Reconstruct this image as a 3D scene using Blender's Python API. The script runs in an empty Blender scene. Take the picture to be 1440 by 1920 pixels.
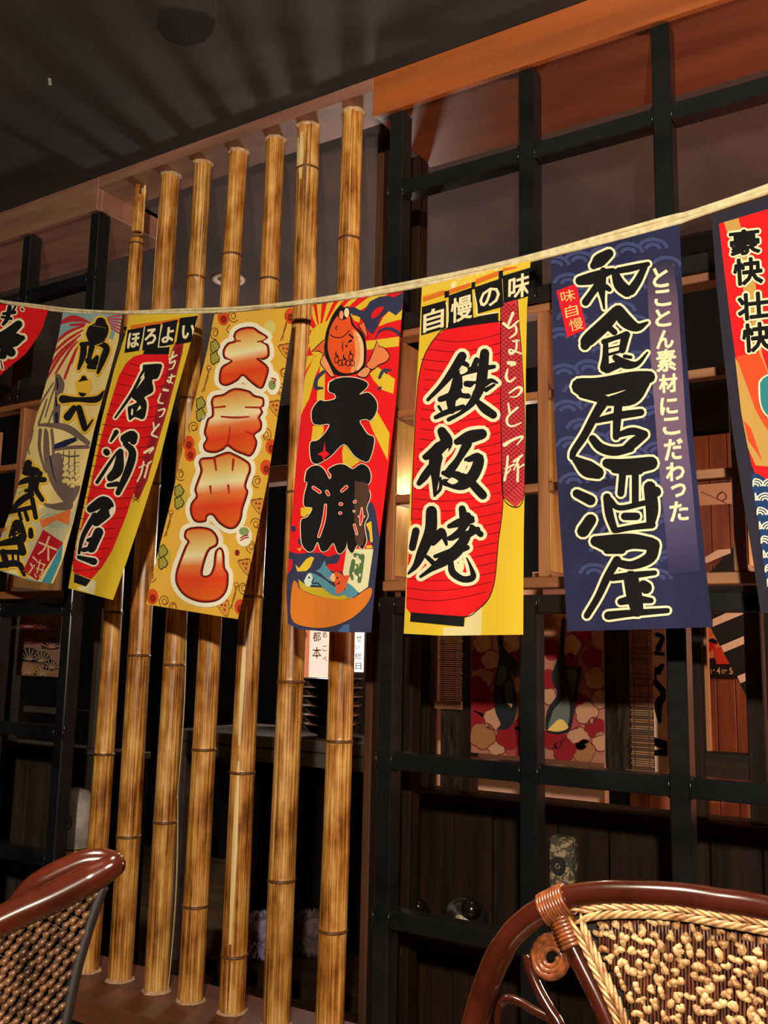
import bpy, bmesh, math, random
from mathutils import Vector, Matrix
from mathutils.geometry import delaunay_2d_cdt
random.seed(7)
scene = bpy.context.scene
COL = scene.collection
# ------------------------------------------------------------------ camera
FPX, PITCH, YAW, ROLL = 1745.2, .151565, -.556193, .020654
CAM = Vector((0.0, -1.9, 1.2))
_cy, _sy, _cp, _sp = math.cos(YAW), math.sin(YAW), math.cos(PITCH), math.sin(PITCH)
_f = Vector((_sy*_cp, _cy*_cp, _sp)); _r = Vector((_cy, -_sy, 0)); _u = _r.cross(_f)
AX = math.cos(ROLL)*_r + math.sin(ROLL)*_u
AY = -math.sin(ROLL)*_r + math.cos(ROLL)*_u
AZ = _f
camd = bpy.data.cameras.new('camera'); cam = bpy.data.objects.new('camera', camd); COL.objects.link(cam)
camd.sensor_fit = 'VERTICAL'; camd.sensor_height = 24.0; camd.lens = FPX/1920*24.0
camd.clip_start = .02
rot = Matrix((AX, AY, -AZ)).transposed()
cam.matrix_world = Matrix.Translation(CAM) @ rot.to_4x4()
scene.camera = cam
# ------------------------------------------------------------------ world, lights, exposure
world = bpy.data.worlds.new('world'); scene.world = world; world.use_nodes = True
world.node_tree.nodes['Background'].inputs[0].default_value = (1.0, .75, .55, 1)
world.node_tree.nodes['Background'].inputs[1].default_value = .008
def light(name, kind, loc, energy, color, target=None, **kw):
    d = bpy.data.lights.new(name, kind); o = bpy.data.objects.new(name, d); COL.objects.link(o)
    d.energy = energy; d.color = color; o.location = loc
    for k, v in kw.items(): setattr(d, k, v)
    if target is not None:
        o.rotation_euler = (Vector(target)-Vector(loc)).to_track_quat('-Z', 'Y').to_euler()
    return o
light('table_lamp_light', 'SPOT', (.45, -2.8, 1.95), 450, (1, .88, .71), (-1.15, 0, 1.2), spot_size=1.5, spot_blend=.5, shadow_soft_size=.045)
light('back_room_lamp_light', 'POINT', (-2.30, 1.55, 1.60), 32, (1, .93, .82), shadow_soft_size=.13)
light('side_room_lamp_light', 'POINT', (.30, .66, 1.25), 50, (1, .62, .42), shadow_soft_size=.10)
light('dining_downlight_light', 'SPOT', (-.78, -1.40, 2.62), 320, (1, .84, .66), (-.42, -1.02, .8), spot_size=.80, spot_blend=.4, shadow_soft_size=.05)
scene.view_settings.view_transform = 'Standard'
scene.view_settings.look = 'None'
scene.view_settings.gamma = 1.0
scene.view_settings.use_curve_mapping = False
scene.view_settings.exposure = 0.0

# ------------------------------------------------------------------ helpers
def P(px, py, Y=0.0):
    """photo point -> place in the room on the vertical plane at depth Y"""
    d = AX*((px-720)/FPX) - AY*((py-960)/FPX) + AZ
    return CAM + d*((Y-CAM.y)/d.y)
def PZ(px, py, Z):
    d = AX*((px-720)/FPX) - AY*((py-960)/FPX) + AZ
    return CAM + d*((Z-CAM.z)/d.z)
def lin(c): return c/12.92 if c <= .04045 else ((c+.055)/1.055)**2.4
def rgb(r, g, b): return (lin(r/255), lin(g/255), lin(b/255), 1)
MATS = {}
def mat(name, col, rough=.6, metal=0, spec=.5, col2=None, scale=(8, 8, 8), detail=4, bump=0, coat=0, emit=0, ramp=(.35, .65), bscale=None, transl=0, coord='Object'):
    m = bpy.data.materials.new(name); m.use_nodes = True; nt = m.node_tree; N = nt.nodes; L = nt.links
    b = N['Principled BSDF']
    b.inputs['Base Color'].default_value = col; b.inputs['Roughness'].default_value = rough
    b.inputs['Metallic'].default_value = metal; b.inputs['Specular IOR Level'].default_value = spec
    if coat: b.inputs['Coat Weight'].default_value = coat; b.inputs['Coat Roughness'].default_value = .12
    if emit: b.inputs['Emission Color'].default_value = col; b.inputs['Emission Strength'].default_value = emit
    if col2 is not None or bump:
        tc = N.new('ShaderNodeTexCoord'); mp = N.new('ShaderNodeMapping'); mp.inputs['Scale'].default_value = scale
        L.new(tc.outputs[coord], mp.inputs[0])
        no = N.new('ShaderNodeTexNoise'); no.inputs['Scale'].default_value = 1; no.inputs['Detail'].default_value = detail; no.inputs['Roughness'].default_value = .6
        L.new(mp.outputs[0], no.inputs['Vector'])
        if col2 is not None:
            r = N.new('ShaderNodeValToRGB'); r.color_ramp.elements[0].position = ramp[0]; r.color_ramp.elements[1].position = ramp[1]
            r.color_ramp.elements[0].color = col; r.color_ramp.elements[1].color = col2
            L.new(no.outputs['Fac'], r.inputs[0]); L.new(r.outputs[0], b.inputs['Base Color'])
            if emit: L.new(r.outputs[0], b.inputs['Emission Color'])
        if bump:
            bp = N.new('ShaderNodeBump'); bp.inputs['Strength'].default_value = bump; bp.inputs['Distance'].default_value = .004
            L.new(no.outputs['Fac'], bp.inputs['Height']); L.new(bp.outputs[0], b.inputs['Normal'])
    if transl:
        t = N.new('ShaderNodeBsdfTranslucent'); mx = N.new('ShaderNodeMixShader'); mx.inputs[0].default_value = transl
        t.inputs[0].default_value = col
        L.new(b.outputs[0], mx.inputs[1]); L.new(t.outputs[0], mx.inputs[2]); L.new(mx.outputs[0], N['Material Output'].inputs[0])
    MATS[name] = m
    return m
def ink(r, g, b, name=None):
    k = 'print_%d_%d_%d' % (r, g, b)
    if k in MATS: return MATS[k]
    return mat(k, rgb(r, g, b), rough=.85, spec=.15, bump=.05, scale=(900, 900, 900), detail=1)
class MB:
    def __init__(s): s.v = []; s.f = []; s.m = []; s.mats = []; s.uv = None
    def mi(s, m):
        if m not in s.mats: s.mats.append(m)
        return s.mats.index(m)
    def add(s, vs, fs, m=None):
        o = len(s.v); s.v += [tuple(v) for v in vs]; k = s.mi(m) if m else 0
        for f in fs: s.f.append([i+o for i in f]); s.m.append(k)
    def box(s, x0, x1, y0, y1, z0, z1, m=None, ch=0.0):
        if ch:
            bm = bmesh.new(); bmesh.ops.create_cube(bm, size=1)
            for v in bm.verts: v.co = Vector(((x0+x1)/2+v.co.x*(x1-x0), (y0+y1)/2+v.co.y*(y1-y0), (z0+z1)/2+v.co.z*(z1-z0)))
            bmesh.ops.bevel(bm, geom=bm.edges[:], offset=ch, segments=1, affect='EDGES')
            s.bm(bm, m)
        else:
            vs = [(x, y, z) for z in (z0, z1) for y in (y0, y1) for x in (x0, x1)]
            s.add(vs, [(0, 2, 3, 1), (4, 5, 7, 6), (0, 1, 5, 4), (2, 6, 7, 3), (1, 3, 7, 5), (0, 4, 6, 2)], m)
    def bm(s, bm, m=None):
        bm.verts.ensure_lookup_table(); bm.verts.index_update()
        s.add([v.co.copy() for v in bm.verts], [[v.index for v in f.verts] for f in bm.faces], m); bm.free()
    def tube(s, pts, rad, n=10, m=None, cap=True, round_end=False):
        pts = [Vector(p) for p in pts]
        if not hasattr(rad, '__len__'): rad = [rad]*len(pts)
        rad = list(rad)
        if round_end:
            t0 = (pts[0]-pts[1]).normalized(); t1 = (pts[-1]-pts[-2]).normalized()
            a = [(pts[0]+t0*rad[0]*k, rad[0]*q) for k, q in ((.95, .3), (.7, .72), (.38, .93))]
            b = [(pts[-1]+t1*rad[-1]*k, rad[-1]*q) for k, q in ((.38, .93), (.7, .72), (.95, .3))]
            rad = [q for _, q in a]+rad+[q for _, q in b]; pts = [p for p, _ in a]+pts+[p for p, _ in b]
        vs = []; fs = []; prev = None
        for i, p in enumerate(pts):
            t = (pts[min(i+1, len(pts)-1)]-pts[max(i-1, 0)]).normalized()
            if prev is None:
                prev = t.orthogonal().normalized()
            prev = (prev-t*prev.dot(t)).normalized(); q = t.cross(prev)
            for k in range(n):
                a = 2*math.pi*k/n; vs.append(p+(prev*math.cos(a)+q*math.sin(a))*rad[i])
        for i in range(len(pts)-1):
            for k in range(n):
                fs.append((i*n+k, i*n+(k+1) % n, (i+1)*n+(k+1) % n, (i+1)*n+k))
        if cap: fs.append(tuple(range(n))[::-1]); fs.append(tuple((len(pts)-1)*n+k for k in range(n)))
        s.add(vs, fs, m)
    def ball(s, c, r, m=None, seg=8, ring=5, jit=0):
        c = Vector(c); r = Vector(r) if hasattr(r, '__len__') else Vector((r, r, r)); vs = [c+Vector((0, 0, r.z))]
        for i in range(1, ring):
            a = math.pi*i/ring
            for k in range(seg):
                b = 2*math.pi*k/seg; j = 1+random.uniform(-jit, jit)
                vs.append(c+Vector((r.x*math.sin(a)*math.cos(b), r.y*math.sin(a)*math.sin(b), r.z*math.cos(a)))*1.0 if not jit else c+Vector((r.x*math.sin(a)*math.cos(b)*j, r.y*math.sin(a)*math.sin(b)*j, r.z*math.cos(a)*j)))
        vs.append(c-Vector((0, 0, r.z))); fs = []
        for k in range(seg): fs.append((0, 1+k, 1+(k+1) % seg))
        for i in range(ring-2):
            for k in range(seg):
                a = 1+i*seg; fs.append((a+k, a+seg+k, a+seg+(k+1) % seg, a+(k+1) % seg))
        e = len(vs)-1; a = 1+(ring-2)*seg
        for k in range(seg): fs.append((a+k, e, a+(k+1) % seg))
        s.add(vs, fs, m)
    def lathe(s, c, prof, n=20, m=None):
        c = Vector(c); vs = []; fs = []
        for r, z in prof:
            for k in range(n):
                a = 2*math.pi*k/n; vs.append(c+Vector((r*math.cos(a), r*math.sin(a), z)))
        for i in range(len(prof)-1):
            for k in range(n): fs.append((i*n+k, i*n+(k+1) % n, (i+1)*n+(k+1) % n, (i+1)*n+k))
        s.add(vs, fs, m)
    def prism(s, pts, d, m=None):
        """extrude a planar outline (3D points) by vector d"""
        pts = [Vector(p) for p in pts]; d = Vector(d); n = len(pts)
        s.add(pts+[p+d for p in pts], [tuple(range(n)), tuple(range(2*n-1, n-1, -1))]+[(i, i+n, (i+1) % n+n, (i+1) % n) for i in range(n)], m)
    def build(s, name, m=None, parent=None, smooth=False):
        me = bpy.data.meshes.new(name); me.from_pydata(s.v, [], s.f)
        ms = s.mats if s.mats else [m]
        for x in ms: me.materials.append(x)
        if len(ms) > 1: me.polygons.foreach_set('material_index', s.m)
        if smooth: me.polygons.foreach_set('use_smooth', [True]*len(me.polygons))
        me.update()
        o = bpy.data.objects.new(name, me); COL.objects.link(o)
        if parent is not None: o.parent = parent
        return o
def auto_smooth(o, ang=40):
    me = o.data
    me.polygons.foreach_set('use_smooth', [True]*len(me.polygons)); me.set_sharp_from_angle(angle=math.radians(ang)); return o
def fixn(o):
    bm = bmesh.new(); bm.from_mesh(o.data); bmesh.ops.recalc_face_normals(bm, faces=bm.faces[:]); bm.to_mesh(o.data); bm.free(); return o
def tag(o, label, cat, group=None, kind=None):
    o['label'] = label; o['category'] = cat
    if group: o['group'] = group
    if kind: o['kind'] = kind
    return o
def thing(name, label, cat, loc=(0, 0, 0), group=None):
    o = bpy.data.objects.new(name, None); COL.objects.link(o); o.empty_display_size = .05
    tag(o, label, cat, group); return o
def struct(o, label=None, cat=None):
    o['kind'] = 'structure'
    if label: o['label'] = label; o['category'] = cat
    return o
def box_obj(name, x0, x1, y0, y1, z0, z1, m, parent=None, ch=0.002):
    b = MB(); b.box(x0, x1, y0, y1, z0, z1, m, ch); return b.build(name, m, parent)
def smooth_path(pts, k=6):
    pts = [tuple(map(float, p)) for p in pts]
    if len(pts) < 3: 
        a, b = pts; return [tuple(a[i]+(b[i]-a[i])*t/k for i in range(len(a))) for t in range(k+1)]
    q = [tuple(2*pts[0][i]-pts[1][i] for i in range(len(pts[0])))]+pts+[tuple(2*pts[-1][i]-pts[-2][i] for i in range(len(pts[0])))]
    out = []
    for j in range(1, len(q)-2):
        for t in range(k):
            t /= k; row = []
            for i in range(len(q[0])):
                a, b, c, d = q[j-1][i], q[j][i], q[j+1][i], q[j+2][i]
                row.append(.5*(2*b+(c-a)*t+(2*a-5*b+4*c-d)*t*t+(3*b-a-3*c+d)*t**3))
            out.append(tuple(row))
    out.append(q[-2]); return out
def lerp_table(tab, x):
    if x <= tab[0][0]:
        a, b = tab[0], tab[1]
    elif x >= tab[-1][0]:
        a, b = tab[-2], tab[-1]
    else:
        for a, b in zip(tab, tab[1:]):
            if a[0] <= x <= b[0]: break
    return a[1]+(b[1]-a[1])*(x-a[0])/(b[0]-a[0]) if b[0] != a[0] else a[1]

# ------------------------------------------------------------------ materials
BLACK = mat('black_painted_steel', rgb(15, 16, 17), rough=.24, spec=.5, col2=rgb(28, 29, 30), scale=(3, 3, 6), bump=.06)
CEIL = mat('black_ceiling_paint', rgb(50, 52, 51), rough=.7, col2=rgb(62, 64, 62), scale=(2, 2, 2), bump=.1)
BCEIL = mat('brown_plaster', rgb(74, 57, 52), rough=.8, col2=rgb(96, 76, 69), scale=(2.5, 1.2, 2.5))
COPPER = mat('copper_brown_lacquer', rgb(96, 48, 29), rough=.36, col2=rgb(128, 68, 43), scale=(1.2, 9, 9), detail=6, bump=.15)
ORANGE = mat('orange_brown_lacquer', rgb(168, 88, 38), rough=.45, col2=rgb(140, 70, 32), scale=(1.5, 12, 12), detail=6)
HEADER = mat('pinkish_brown_board', rgb(150, 104, 84), rough=.5, col2=rgb(120, 80, 66), scale=(2, 14, 14), detail=6, bump=.1)
SILL = mat('red_brown_sill', rgb(128, 70, 50), rough=.5, col2=rgb(96, 54, 38), scale=(3, 14, 14), detail=6, bump=.15)
PUTTY = mat('pale_putty', rgb(206, 170, 130), rough=.8, col2=rgb(170, 130, 96), scale=(90, 90, 90))
WOOD = mat('brown_slat_wood', rgb(150, 98, 58), rough=.5, col2=rgb(118, 72, 42), scale=(30, 30, 3), detail=5, bump=.2)
WOODX = mat('brown_slat_wood_cross', rgb(150, 98, 58), rough=.5, col2=rgb(118, 72, 42), scale=(3, 30, 30), detail=5, bump=.2)
GOLD = mat('gold_lacquered_board', rgb(205, 165, 90), rough=.38, metal=.35, col2=rgb(170, 126, 62), scale=(30, 30, 5), detail=5, bump=.25)
DARKW = mat('dark_plank_wood', rgb(44, 26, 13), rough=.6, spec=.12, col2=rgb(20, 12, 7), scale=(22, 22, 1.5), detail=6, bump=.3)
DARKWX = mat('dark_rail_wood', rgb(46, 28, 15), rough=.55, spec=.15, col2=rgb(24, 15, 9), scale=(1.5, 22, 22), detail=6, bump=.3)
REDW = mat('reddish_plank_wood', rgb(160, 84, 44), rough=.5, col2=rgb(112, 54, 28), scale=(18, 18, 1.5), detail=6, bump=.2)
BLACKWALL = mat('dark_back_wall', rgb(17, 14, 13), rough=.8, spec=.1, col2=rgb(23, 20, 18), scale=(2, 2, 2))
PINKWALL = mat('pinkish_plaster', rgb(196, 150, 124), rough=.8, col2=rgb(176, 130, 106), scale=(3, 3, 3))
FLOORM = mat('brown_floor_board', rgb(104, 76, 50), rough=.5, col2=rgb(76, 54, 36), scale=(2, 20, 20), detail=5)
GREYW = mat('grey_brown_board', rgb(96, 84, 76), rough=.6, col2=rgb(76, 66, 60), scale=(3, 20, 20))
CORD = mat('cream_cord', rgb(236, 222, 178), rough=.7, col2=rgb(208, 188, 138), scale=(60, 60, 60), bump=.3)
WHITEP = mat('white_enamel', rgb(225, 205, 190), rough=.4)
def bamboo_material(name, dark, mid, light):
    m = bpy.data.materials.new(name); m.use_nodes = True; N = m.node_tree.nodes; L = m.node_tree.links; b = N['Principled BSDF']
    tc = N.new('ShaderNodeTexCoord'); mp = N.new('ShaderNodeMapping'); mp.inputs['Scale'].default_value = (240, 240, 2.6); L.new(tc.outputs['Object'], mp.inputs[0])
    n1 = N.new('ShaderNodeTexNoise'); n1.inputs['Scale'].default_value = 1; n1.inputs['Detail'].default_value = 5; n1.inputs['Roughness'].default_value = .65; L.new(mp.outputs[0], n1.inputs['Vector'])
    mp2 = N.new('ShaderNodeMapping'); mp2.inputs['Scale'].default_value = (22, 22, 9); L.new(tc.outputs['Object'], mp2.inputs[0])
    n2 = N.new('ShaderNodeTexNoise'); n2.inputs['Scale'].default_value = 1; n2.inputs['Detail'].default_value = 4; L.new(mp2.outputs[0], n2.inputs['Vector'])
    mx = N.new('ShaderNodeMath'); mx.operation = 'MULTIPLY_ADD'; mx.inputs[1].default_value = .58; L.new(n1.outputs['Fac'], mx.inputs[0])
    ml = N.new('ShaderNodeMath'); ml.operation = 'MULTIPLY'; ml.inputs[1].default_value = .42; L.new(n2.outputs['Fac'], ml.inputs[0]); L.new(ml.outputs[0], mx.inputs[2])
    r = N.new('ShaderNodeValToRGB'); e = r.color_ramp.elements; e[0].position = .39; e[0].color = dark; e[1].position = .62; e[1].color = light
    k = e.new(.49); k.color = mid
    L.new(mx.outputs[0], r.inputs[0]); L.new(r.outputs[0], b.inputs['Base Color'])
    bp = N.new('ShaderNodeBump'); bp.inputs['Strength'].default_value = .25; bp.inputs['Distance'].default_value = .002; L.new(n1.outputs['Fac'], bp.inputs['Height']); L.new(bp.outputs[0], b.inputs['Normal'])
    b.inputs['Roughness'].default_value = .34
    return m
BAMB = [bamboo_material('golden_bamboo', rgb(84, 44, 12), rgb(176, 112, 42), rgb(232, 184, 104)),
        bamboo_material('amber_bamboo', rgb(80, 42, 12), rgb(170, 106, 40), rgb(226, 176, 98)),
        bamboo_material('olive_bamboo', rgb(82, 46, 14), rgb(172, 112, 46), rgb(230, 184, 108))]
BNODE = mat('bamboo_node_brown', rgb(74, 42, 16), rough=.5, col2=rgb(110, 66, 28), scale=(80, 80, 80))
BPALE = mat('bamboo_inner_pale', rgb(232, 206, 152), rough=.6, col2=rgb(206, 174, 112), scale=(60, 60, 4))
RATTAN = mat('red_brown_rattan', rgb(42, 14, 7), rough=.16, spec=.7, col2=rgb(62, 22, 10), scale=(14, 14, 14), coat=.6)
RATTAN2 = mat('rattan_binding', rgb(128, 68, 34), rough=.3, col2=rgb(84, 42, 20), scale=(120, 120, 120), coat=.3)
REED = mat('pale_reed', rgb(196, 158, 108), rough=.4, col2=rgb(122, 78, 40), scale=(70, 70, 70), bump=.2)
REEDB = mat('brown_reed', rgb(96, 50, 25), rough=.4, col2=rgb(52, 26, 13), scale=(60, 60, 60))
REEDD = mat('dark_reed', rgb(16, 9, 6), rough=.55, col2=rgb(30, 16, 10), scale=(60, 60, 60))

# ------------------------------------------------------------------ the room shell
XL, XR = -4.6, 1.6
TOP = 2.705
b = MB(); b.box(XL, XR, -4.2, -.012, TOP, TOP+.05, CEIL); ceiling = struct(b.build('ceiling', CEIL), 'black painted ceiling of the dining side', 'ceiling')
blot = MB()   # repaired patch with pale scuffs
c0 = [(296, 18), (330, 14), (380, 22), (404, 38), (398, 60), (382, 78), (345, 84), (310, 72), (294, 50)]
blot.prism([PZ(x, y, TOP-.0006) for x, y in c0], (0, 0, -.001), mat('ceiling_patch_grey', rgb(26, 25, 24), rough=.9)); fixn(blot.build('ceiling_patch', None, ceiling))
sc = MB(); sc.prism([PZ(x, y, TOP-.0006) for x, y in ((90, 146), (96, 148), (97, 160), (91, 159))], (0, 0, -.001), mat('scuff_white', rgb(190, 184, 170), rough=.8)); fixn(sc.build('paint_scuff', None, ceiling))
b = MB(); b.box(XL, XR, .29, 3.45, TOP-.02, TOP+.05, BCEIL); struct(b.build('ceiling', BCEIL), 'brown plaster ceiling of the room behind the screen', 'ceiling')
b = MB(); b.box(XL, XR, -4.2, 3.45, -.05, 0, FLOORM); struct(b.build('floor', FLOORM), 'brown board floor', 'floor')
b = MB(); b.box(XL, XR, 2.45, 2.5, 0, TOP, BLACKWALL); struct(b.build('wall_back', BLACKWALL), 'dark wall at the back of the far room', 'wall')
b = MB(); b.box(XL-.05, XL, -4.2, 3.45, 0, TOP, BLACKWALL); struct(b.build('wall_left', BLACKWALL), 'dark side wall', 'wall')
# beams over the screen
XA, XB = -2.283, -1.235
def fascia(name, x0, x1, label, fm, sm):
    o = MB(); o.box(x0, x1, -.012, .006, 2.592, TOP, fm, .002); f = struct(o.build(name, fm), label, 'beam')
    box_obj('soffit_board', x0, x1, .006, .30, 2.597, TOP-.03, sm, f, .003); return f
fascia('trim_1', XL, XA, 'brown beam above the left steel lattice', HEADER, HEADER)
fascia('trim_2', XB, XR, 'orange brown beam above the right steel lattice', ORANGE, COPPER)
o = MB(); o.box(XA, XB, -.012, .135, 2.668, TOP, HEADER, .002); struct(o.build('trim_3', HEADER), 'pinkish brown header board above the bamboo poles', 'beam')
o = MB(); o.box(XA, XB, .135, .2895, 2.685, TOP+.02, BCEIL); struct(o.build('trim_4', BCEIL), 'plaster strip behind the bamboo header', 'beam')
# sill under the bamboo
o = MB(); o.box(-2.32, -1.21, -.10, .17, .235, .298, SILL, .004); s1 = struct(o.build('trim_5', SILL), 'red brown sill board holding the bamboo poles', 'sill')
o = MB(); o.box(-2.32, -1.21, -.07, .17, .0, .235, DARKW); struct(o.build('trim_6', DARKW), 'dark plinth under the bamboo sill', 'plinth')
# ------------------------------------------------------------------ bamboo poles
YB = .05
def bamboo(i, top, bot, rt, rb, nodes, label, extra=None):
    t = P(*top, YB); q = P(*bot, YB); t.z = 2.668; q.z = .298
    m = BAMB[i % 3]
    root = thing('bamboo_pole', label, 'bamboo pole', group='bamboo poles of the screen')
    root.location = q
    L = t.z-q.z
    zs = sorted(P(x, y, YB).z-q.z for x, y in nodes)
    def axis(z):
        k = z/L; return Vector(((t.x-q.x)*k+.004*math.sin(k*5+i), .003*math.sin(k*7+2*i), z))
    def rad(z): return rb+(rt-rb)*z/L
    # culm: swells a little at every node
    prof = []; z = 0; marks = sorted(set([0, L]+[L*k/26 for k in range(1, 26)]+[n+d for n in zs for d in (-.016, -.006, -.0015, .003, .012)]))
    for z in marks:
        if z < 0 or z > L: continue
        r = rad(z)
        for n in zs:
            d = z-n
            if abs(d) < .02: r *= 1+.07*math.exp(-(d/.006)**2)-(.05 if -.001 < d < .008 else 0)
        prof.append((z, r))
    b = MB()
    n = 20; vs = []; fs = []
    if extra == 'torn':   # the upper end is split away to a narrow ragged tongue
        cut = zs[-1]+.05
        prof = [(z, r) for z, r in prof if z <= cut]
    for z, r in prof:
        c = axis(z)
        for k in range(n):
            a = 2*math.pi*k/n; vs.append(c+Vector((r*math.cos(a), r*math.sin(a), 0)))
    for j in range(len(prof)-1):
        for k in range(n): fs.append((j*n+k, j*n+(k+1) % n, (j+1)*n+(k+1) % n, (j+1)*n+k))
    b.add(vs, fs, m); b.build('culm', m, root, True)
    if extra == 'torn':
        tb = MB(); c0 = axis(cut)
        for a0, a1, top_z in ((3.3, 5.3, L), (5.2, 6.3, L*.985), (2.6, 3.4, cut+(L-cut)*.35), (.2, 2.2, L)):
            rows = []
            for j in range(7):
                z = cut-.01+(top_z-cut+.01)*j/6; c = axis(z); r = rad(z)*(.98-.08*j/6)
                rows.append([c+Vector((r*math.cos(a), r*math.sin(a), 0)) for a in (a0+(.05*j if j % 2 else 0), (a0+a1)/2, a1-(.06*j if j % 2 else .02*j))])
            vs = [p for row in rows for p in row]; fs = [(j*3+k, j*3+k+1, j*3+k+4, j*3+k+3) for j in range(6) for k in range(2)]
            tb.add(vs, fs, m)
        to = tb.build('torn_end', m, root); sm = to.modifiers.new('thick', 'SOLIDIFY'); sm.thickness = .006
    for zn in zs:
        rb_ = MB(); c = axis(zn); r = rad(zn)
        rb_.lathe(c, [(r*1.02, -.005), (r*1.085, -.0025), (r*1.09, .0), (r*1.05, .0022), (r*.99, .004)], 20, BNODE); rb_.build('node_ring', BNODE, root, True)
    # putty collars where the pole meets sill and header
    for zz, sgn in ((0, 1), (L, -1)):
        if extra == 'torn' and sgn < 0: continue
        c = axis(zz); r = rad(zz); cb = MB(); vs = []; fs = []
        rr = random.Random(i*2+sgn)
        for k in range(20):
            a = 2*math.pi*k/20; w = rr.uniform(.003, .009)
            vs += [c+Vector(((r+w)*math.cos(a), (r+w)*math.sin(a), .0006*sgn)), c+Vector(((r*.99)*math.cos(a), (r*.99)*math.sin(a), rr.uniform(.004, .010)*sgn))]
        for k in range(20): j = (k+1) % 20; fs.append((2*k, 2*j, 2*j+1, 2*k+1))
        cb.add(vs, fs, PUTTY); fixn(cb.build('putty_collar', PUTTY, root))
    return root, axis, rad, q
bam = []
bam.append(bamboo(0, (265, 352), (165, 1812), .020, .0315, [(262, 457), (210, 1148), (189, 1413)], 'leftmost bamboo pole, its thin upper end torn ragged', 'torn'))
bam.append(bamboo(1, (320, 330), (222, 1836), .0285, .034, [(282, 908), (263, 1229), (237, 1566)], 'second bamboo pole from the left, smooth and ringless above the rope'))
bam.append(bamboo(2, (381, 308), (292, 1857), .0255, .033, [(376, 521), (357, 749), (337, 1247), (311, 1540)], 'third bamboo pole from the left, with loose pale slivers along its right side'))
bam.append(bamboo(3, (445, 288), (357, 1878), .0265, .034, [(436, 481), (383, 1405), (365, 1697)], 'middle bamboo pole, fourth from either side'))
bam.append(bamboo(4, (515, 265), (435, 1898), .0265, .034, [(505, 526), (487, 1119), (460, 1448), (440, 1790)], 'fifth bamboo pole from the left, split open along its lower front'))
bam.append(bamboo(5, (581, 240), (521, 1921), .031, .0345, [(580, 320), (567, 609), (543, 926), (545, 1278), (528, 1648)], 'sixth bamboo pole from the left, with a rough stripped top and five rings'))
bam.append(bamboo(6, (664, 210), (618, 1945), .0285, .0345, [(659, 451), (635, 1389), (628, 1744)], 'rightmost bamboo pole, beside the right steel lattice'))
def sliver(i, a0, z0, z1, w, off, name='loose_sliver', m=BPALE):
    root, axis, rad, q = bam[i]; b = MB(); rows = []
    for j in range(13):
        z = z0+(z1-z0)*j/12; c = axis(z); r = rad(z)+.0008+off*math.sin(math.pi*j/12)
        ww = w*(.35+.65*math.sin(math.pi*min(max(j/12, .06), .94)))
        rows.append([c+Vector((r*math.cos(a0+d), r*math.sin(a0+d), 0)) for d in (-ww/.03, 0, ww/.03)])
    b.add([p for r_ in rows for p in r_], [(j*3+k, j*3+k+1, j*3+k+4, j*3+k+3) for j in range(12) for k in range(2)], m)
    o = b.build(name, m, root); s = o.modifiers.new('t', 'SOLIDIFY'); s.thickness = .0012
    return o
sliver(2, .42, .005, .52, .0030, .010); sliver(2, .42, .50, .98, .0026, .006); sliver(2, -.5, 1.85, 2.34, .0014, .003)
sliver(4, -1.22, .17, .62, .0062, .0005, 'split_strip'); sliver(4, -1.25, .66, 1.02, .0055, .0005, 'split_strip')
sliver(4, -.6, .85, 1.6, .0012, .003); sliver(1, -2.6, 1.9, 2.3, .0012, .002)
sliver(4, -1.2, .005, .17, .0018, .0002, 'dark_crack', BNODE)
sliver(5, -1.1, 2.1, 2.34, .0016, .0002, 'dark_crack', BNODE); sliver(6, -1.2, 1.3, 2.0, .0008, .0002, 'dark_crack', BNODE)
sliver(5, -1.6, 2.2, 2.34, .008, .0003, 'stripped_patch'); sliver(5, -2.1, 2.24, 2.33, .004, .0003, 'stripped_patch')

# ------------------------------------------------------------------ black steel lattices
def lattice(label, posts, bars, x0, x1, full=(), z0=0.0, z1=2.592):
    root = thing('steel_lattice', label, 'lattice')
    for x in posts:
        if x in full: box_obj('post', x-.02, x+.02, .0, .048, z0, z1, BLACK, root, .0025)
        else:      # the wooden grid sits in the opening between the two middle bars
            box_obj('post', x-.02, x+.02, .0, .048, z0, 1.335, BLACK, root, .0025); box_obj('post', x-.02, x+.02, .0, .048, 2.003, z1, BLACK, root, .0025)
    for z in bars:
        xs = [x0]+sorted(posts)+[x1]
        for a, c in zip(xs, xs[1:]):
            if c-a < .06: continue
            box_obj('bar', a+(.02 if a in posts else 0), c-(.02 if c in posts else 0), .004, .044, z-.02, z+.02, BLACK, root, .002)
    for x in posts:     # weld beads where bars meet posts
        for z in bars:
            w = MB(); w.tube([(x-.0215, .002, z-.021), (x-.0205, -.001, z), (x-.0215, .002, z+.021)], .0022, 6, BLACK); w.build('weld_bead', BLACK, root, True)
            w = MB(); w.tube([(x+.0215, .002, z-.021), (x+.0205, -.001, z), (x+.0215, .002, z+.021)], .0022, 6, BLACK); w.build('weld_bead', BLACK, root, True)
    return root
lattice('black steel lattice right of the bamboo poles', [-1.168, -.807, -.490, -.170, .15, .47], [2.378, 2.022, 1.315, .955, .605], -1.168, .47, (.47,))
lattice('black steel lattice left of the bamboo poles', [-2.303, -2.640, -2.98, -3.32], [2.373, 2.022, 1.315, .948, .585], -3.32, -2.303, (-2.303, -3.32))

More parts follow.
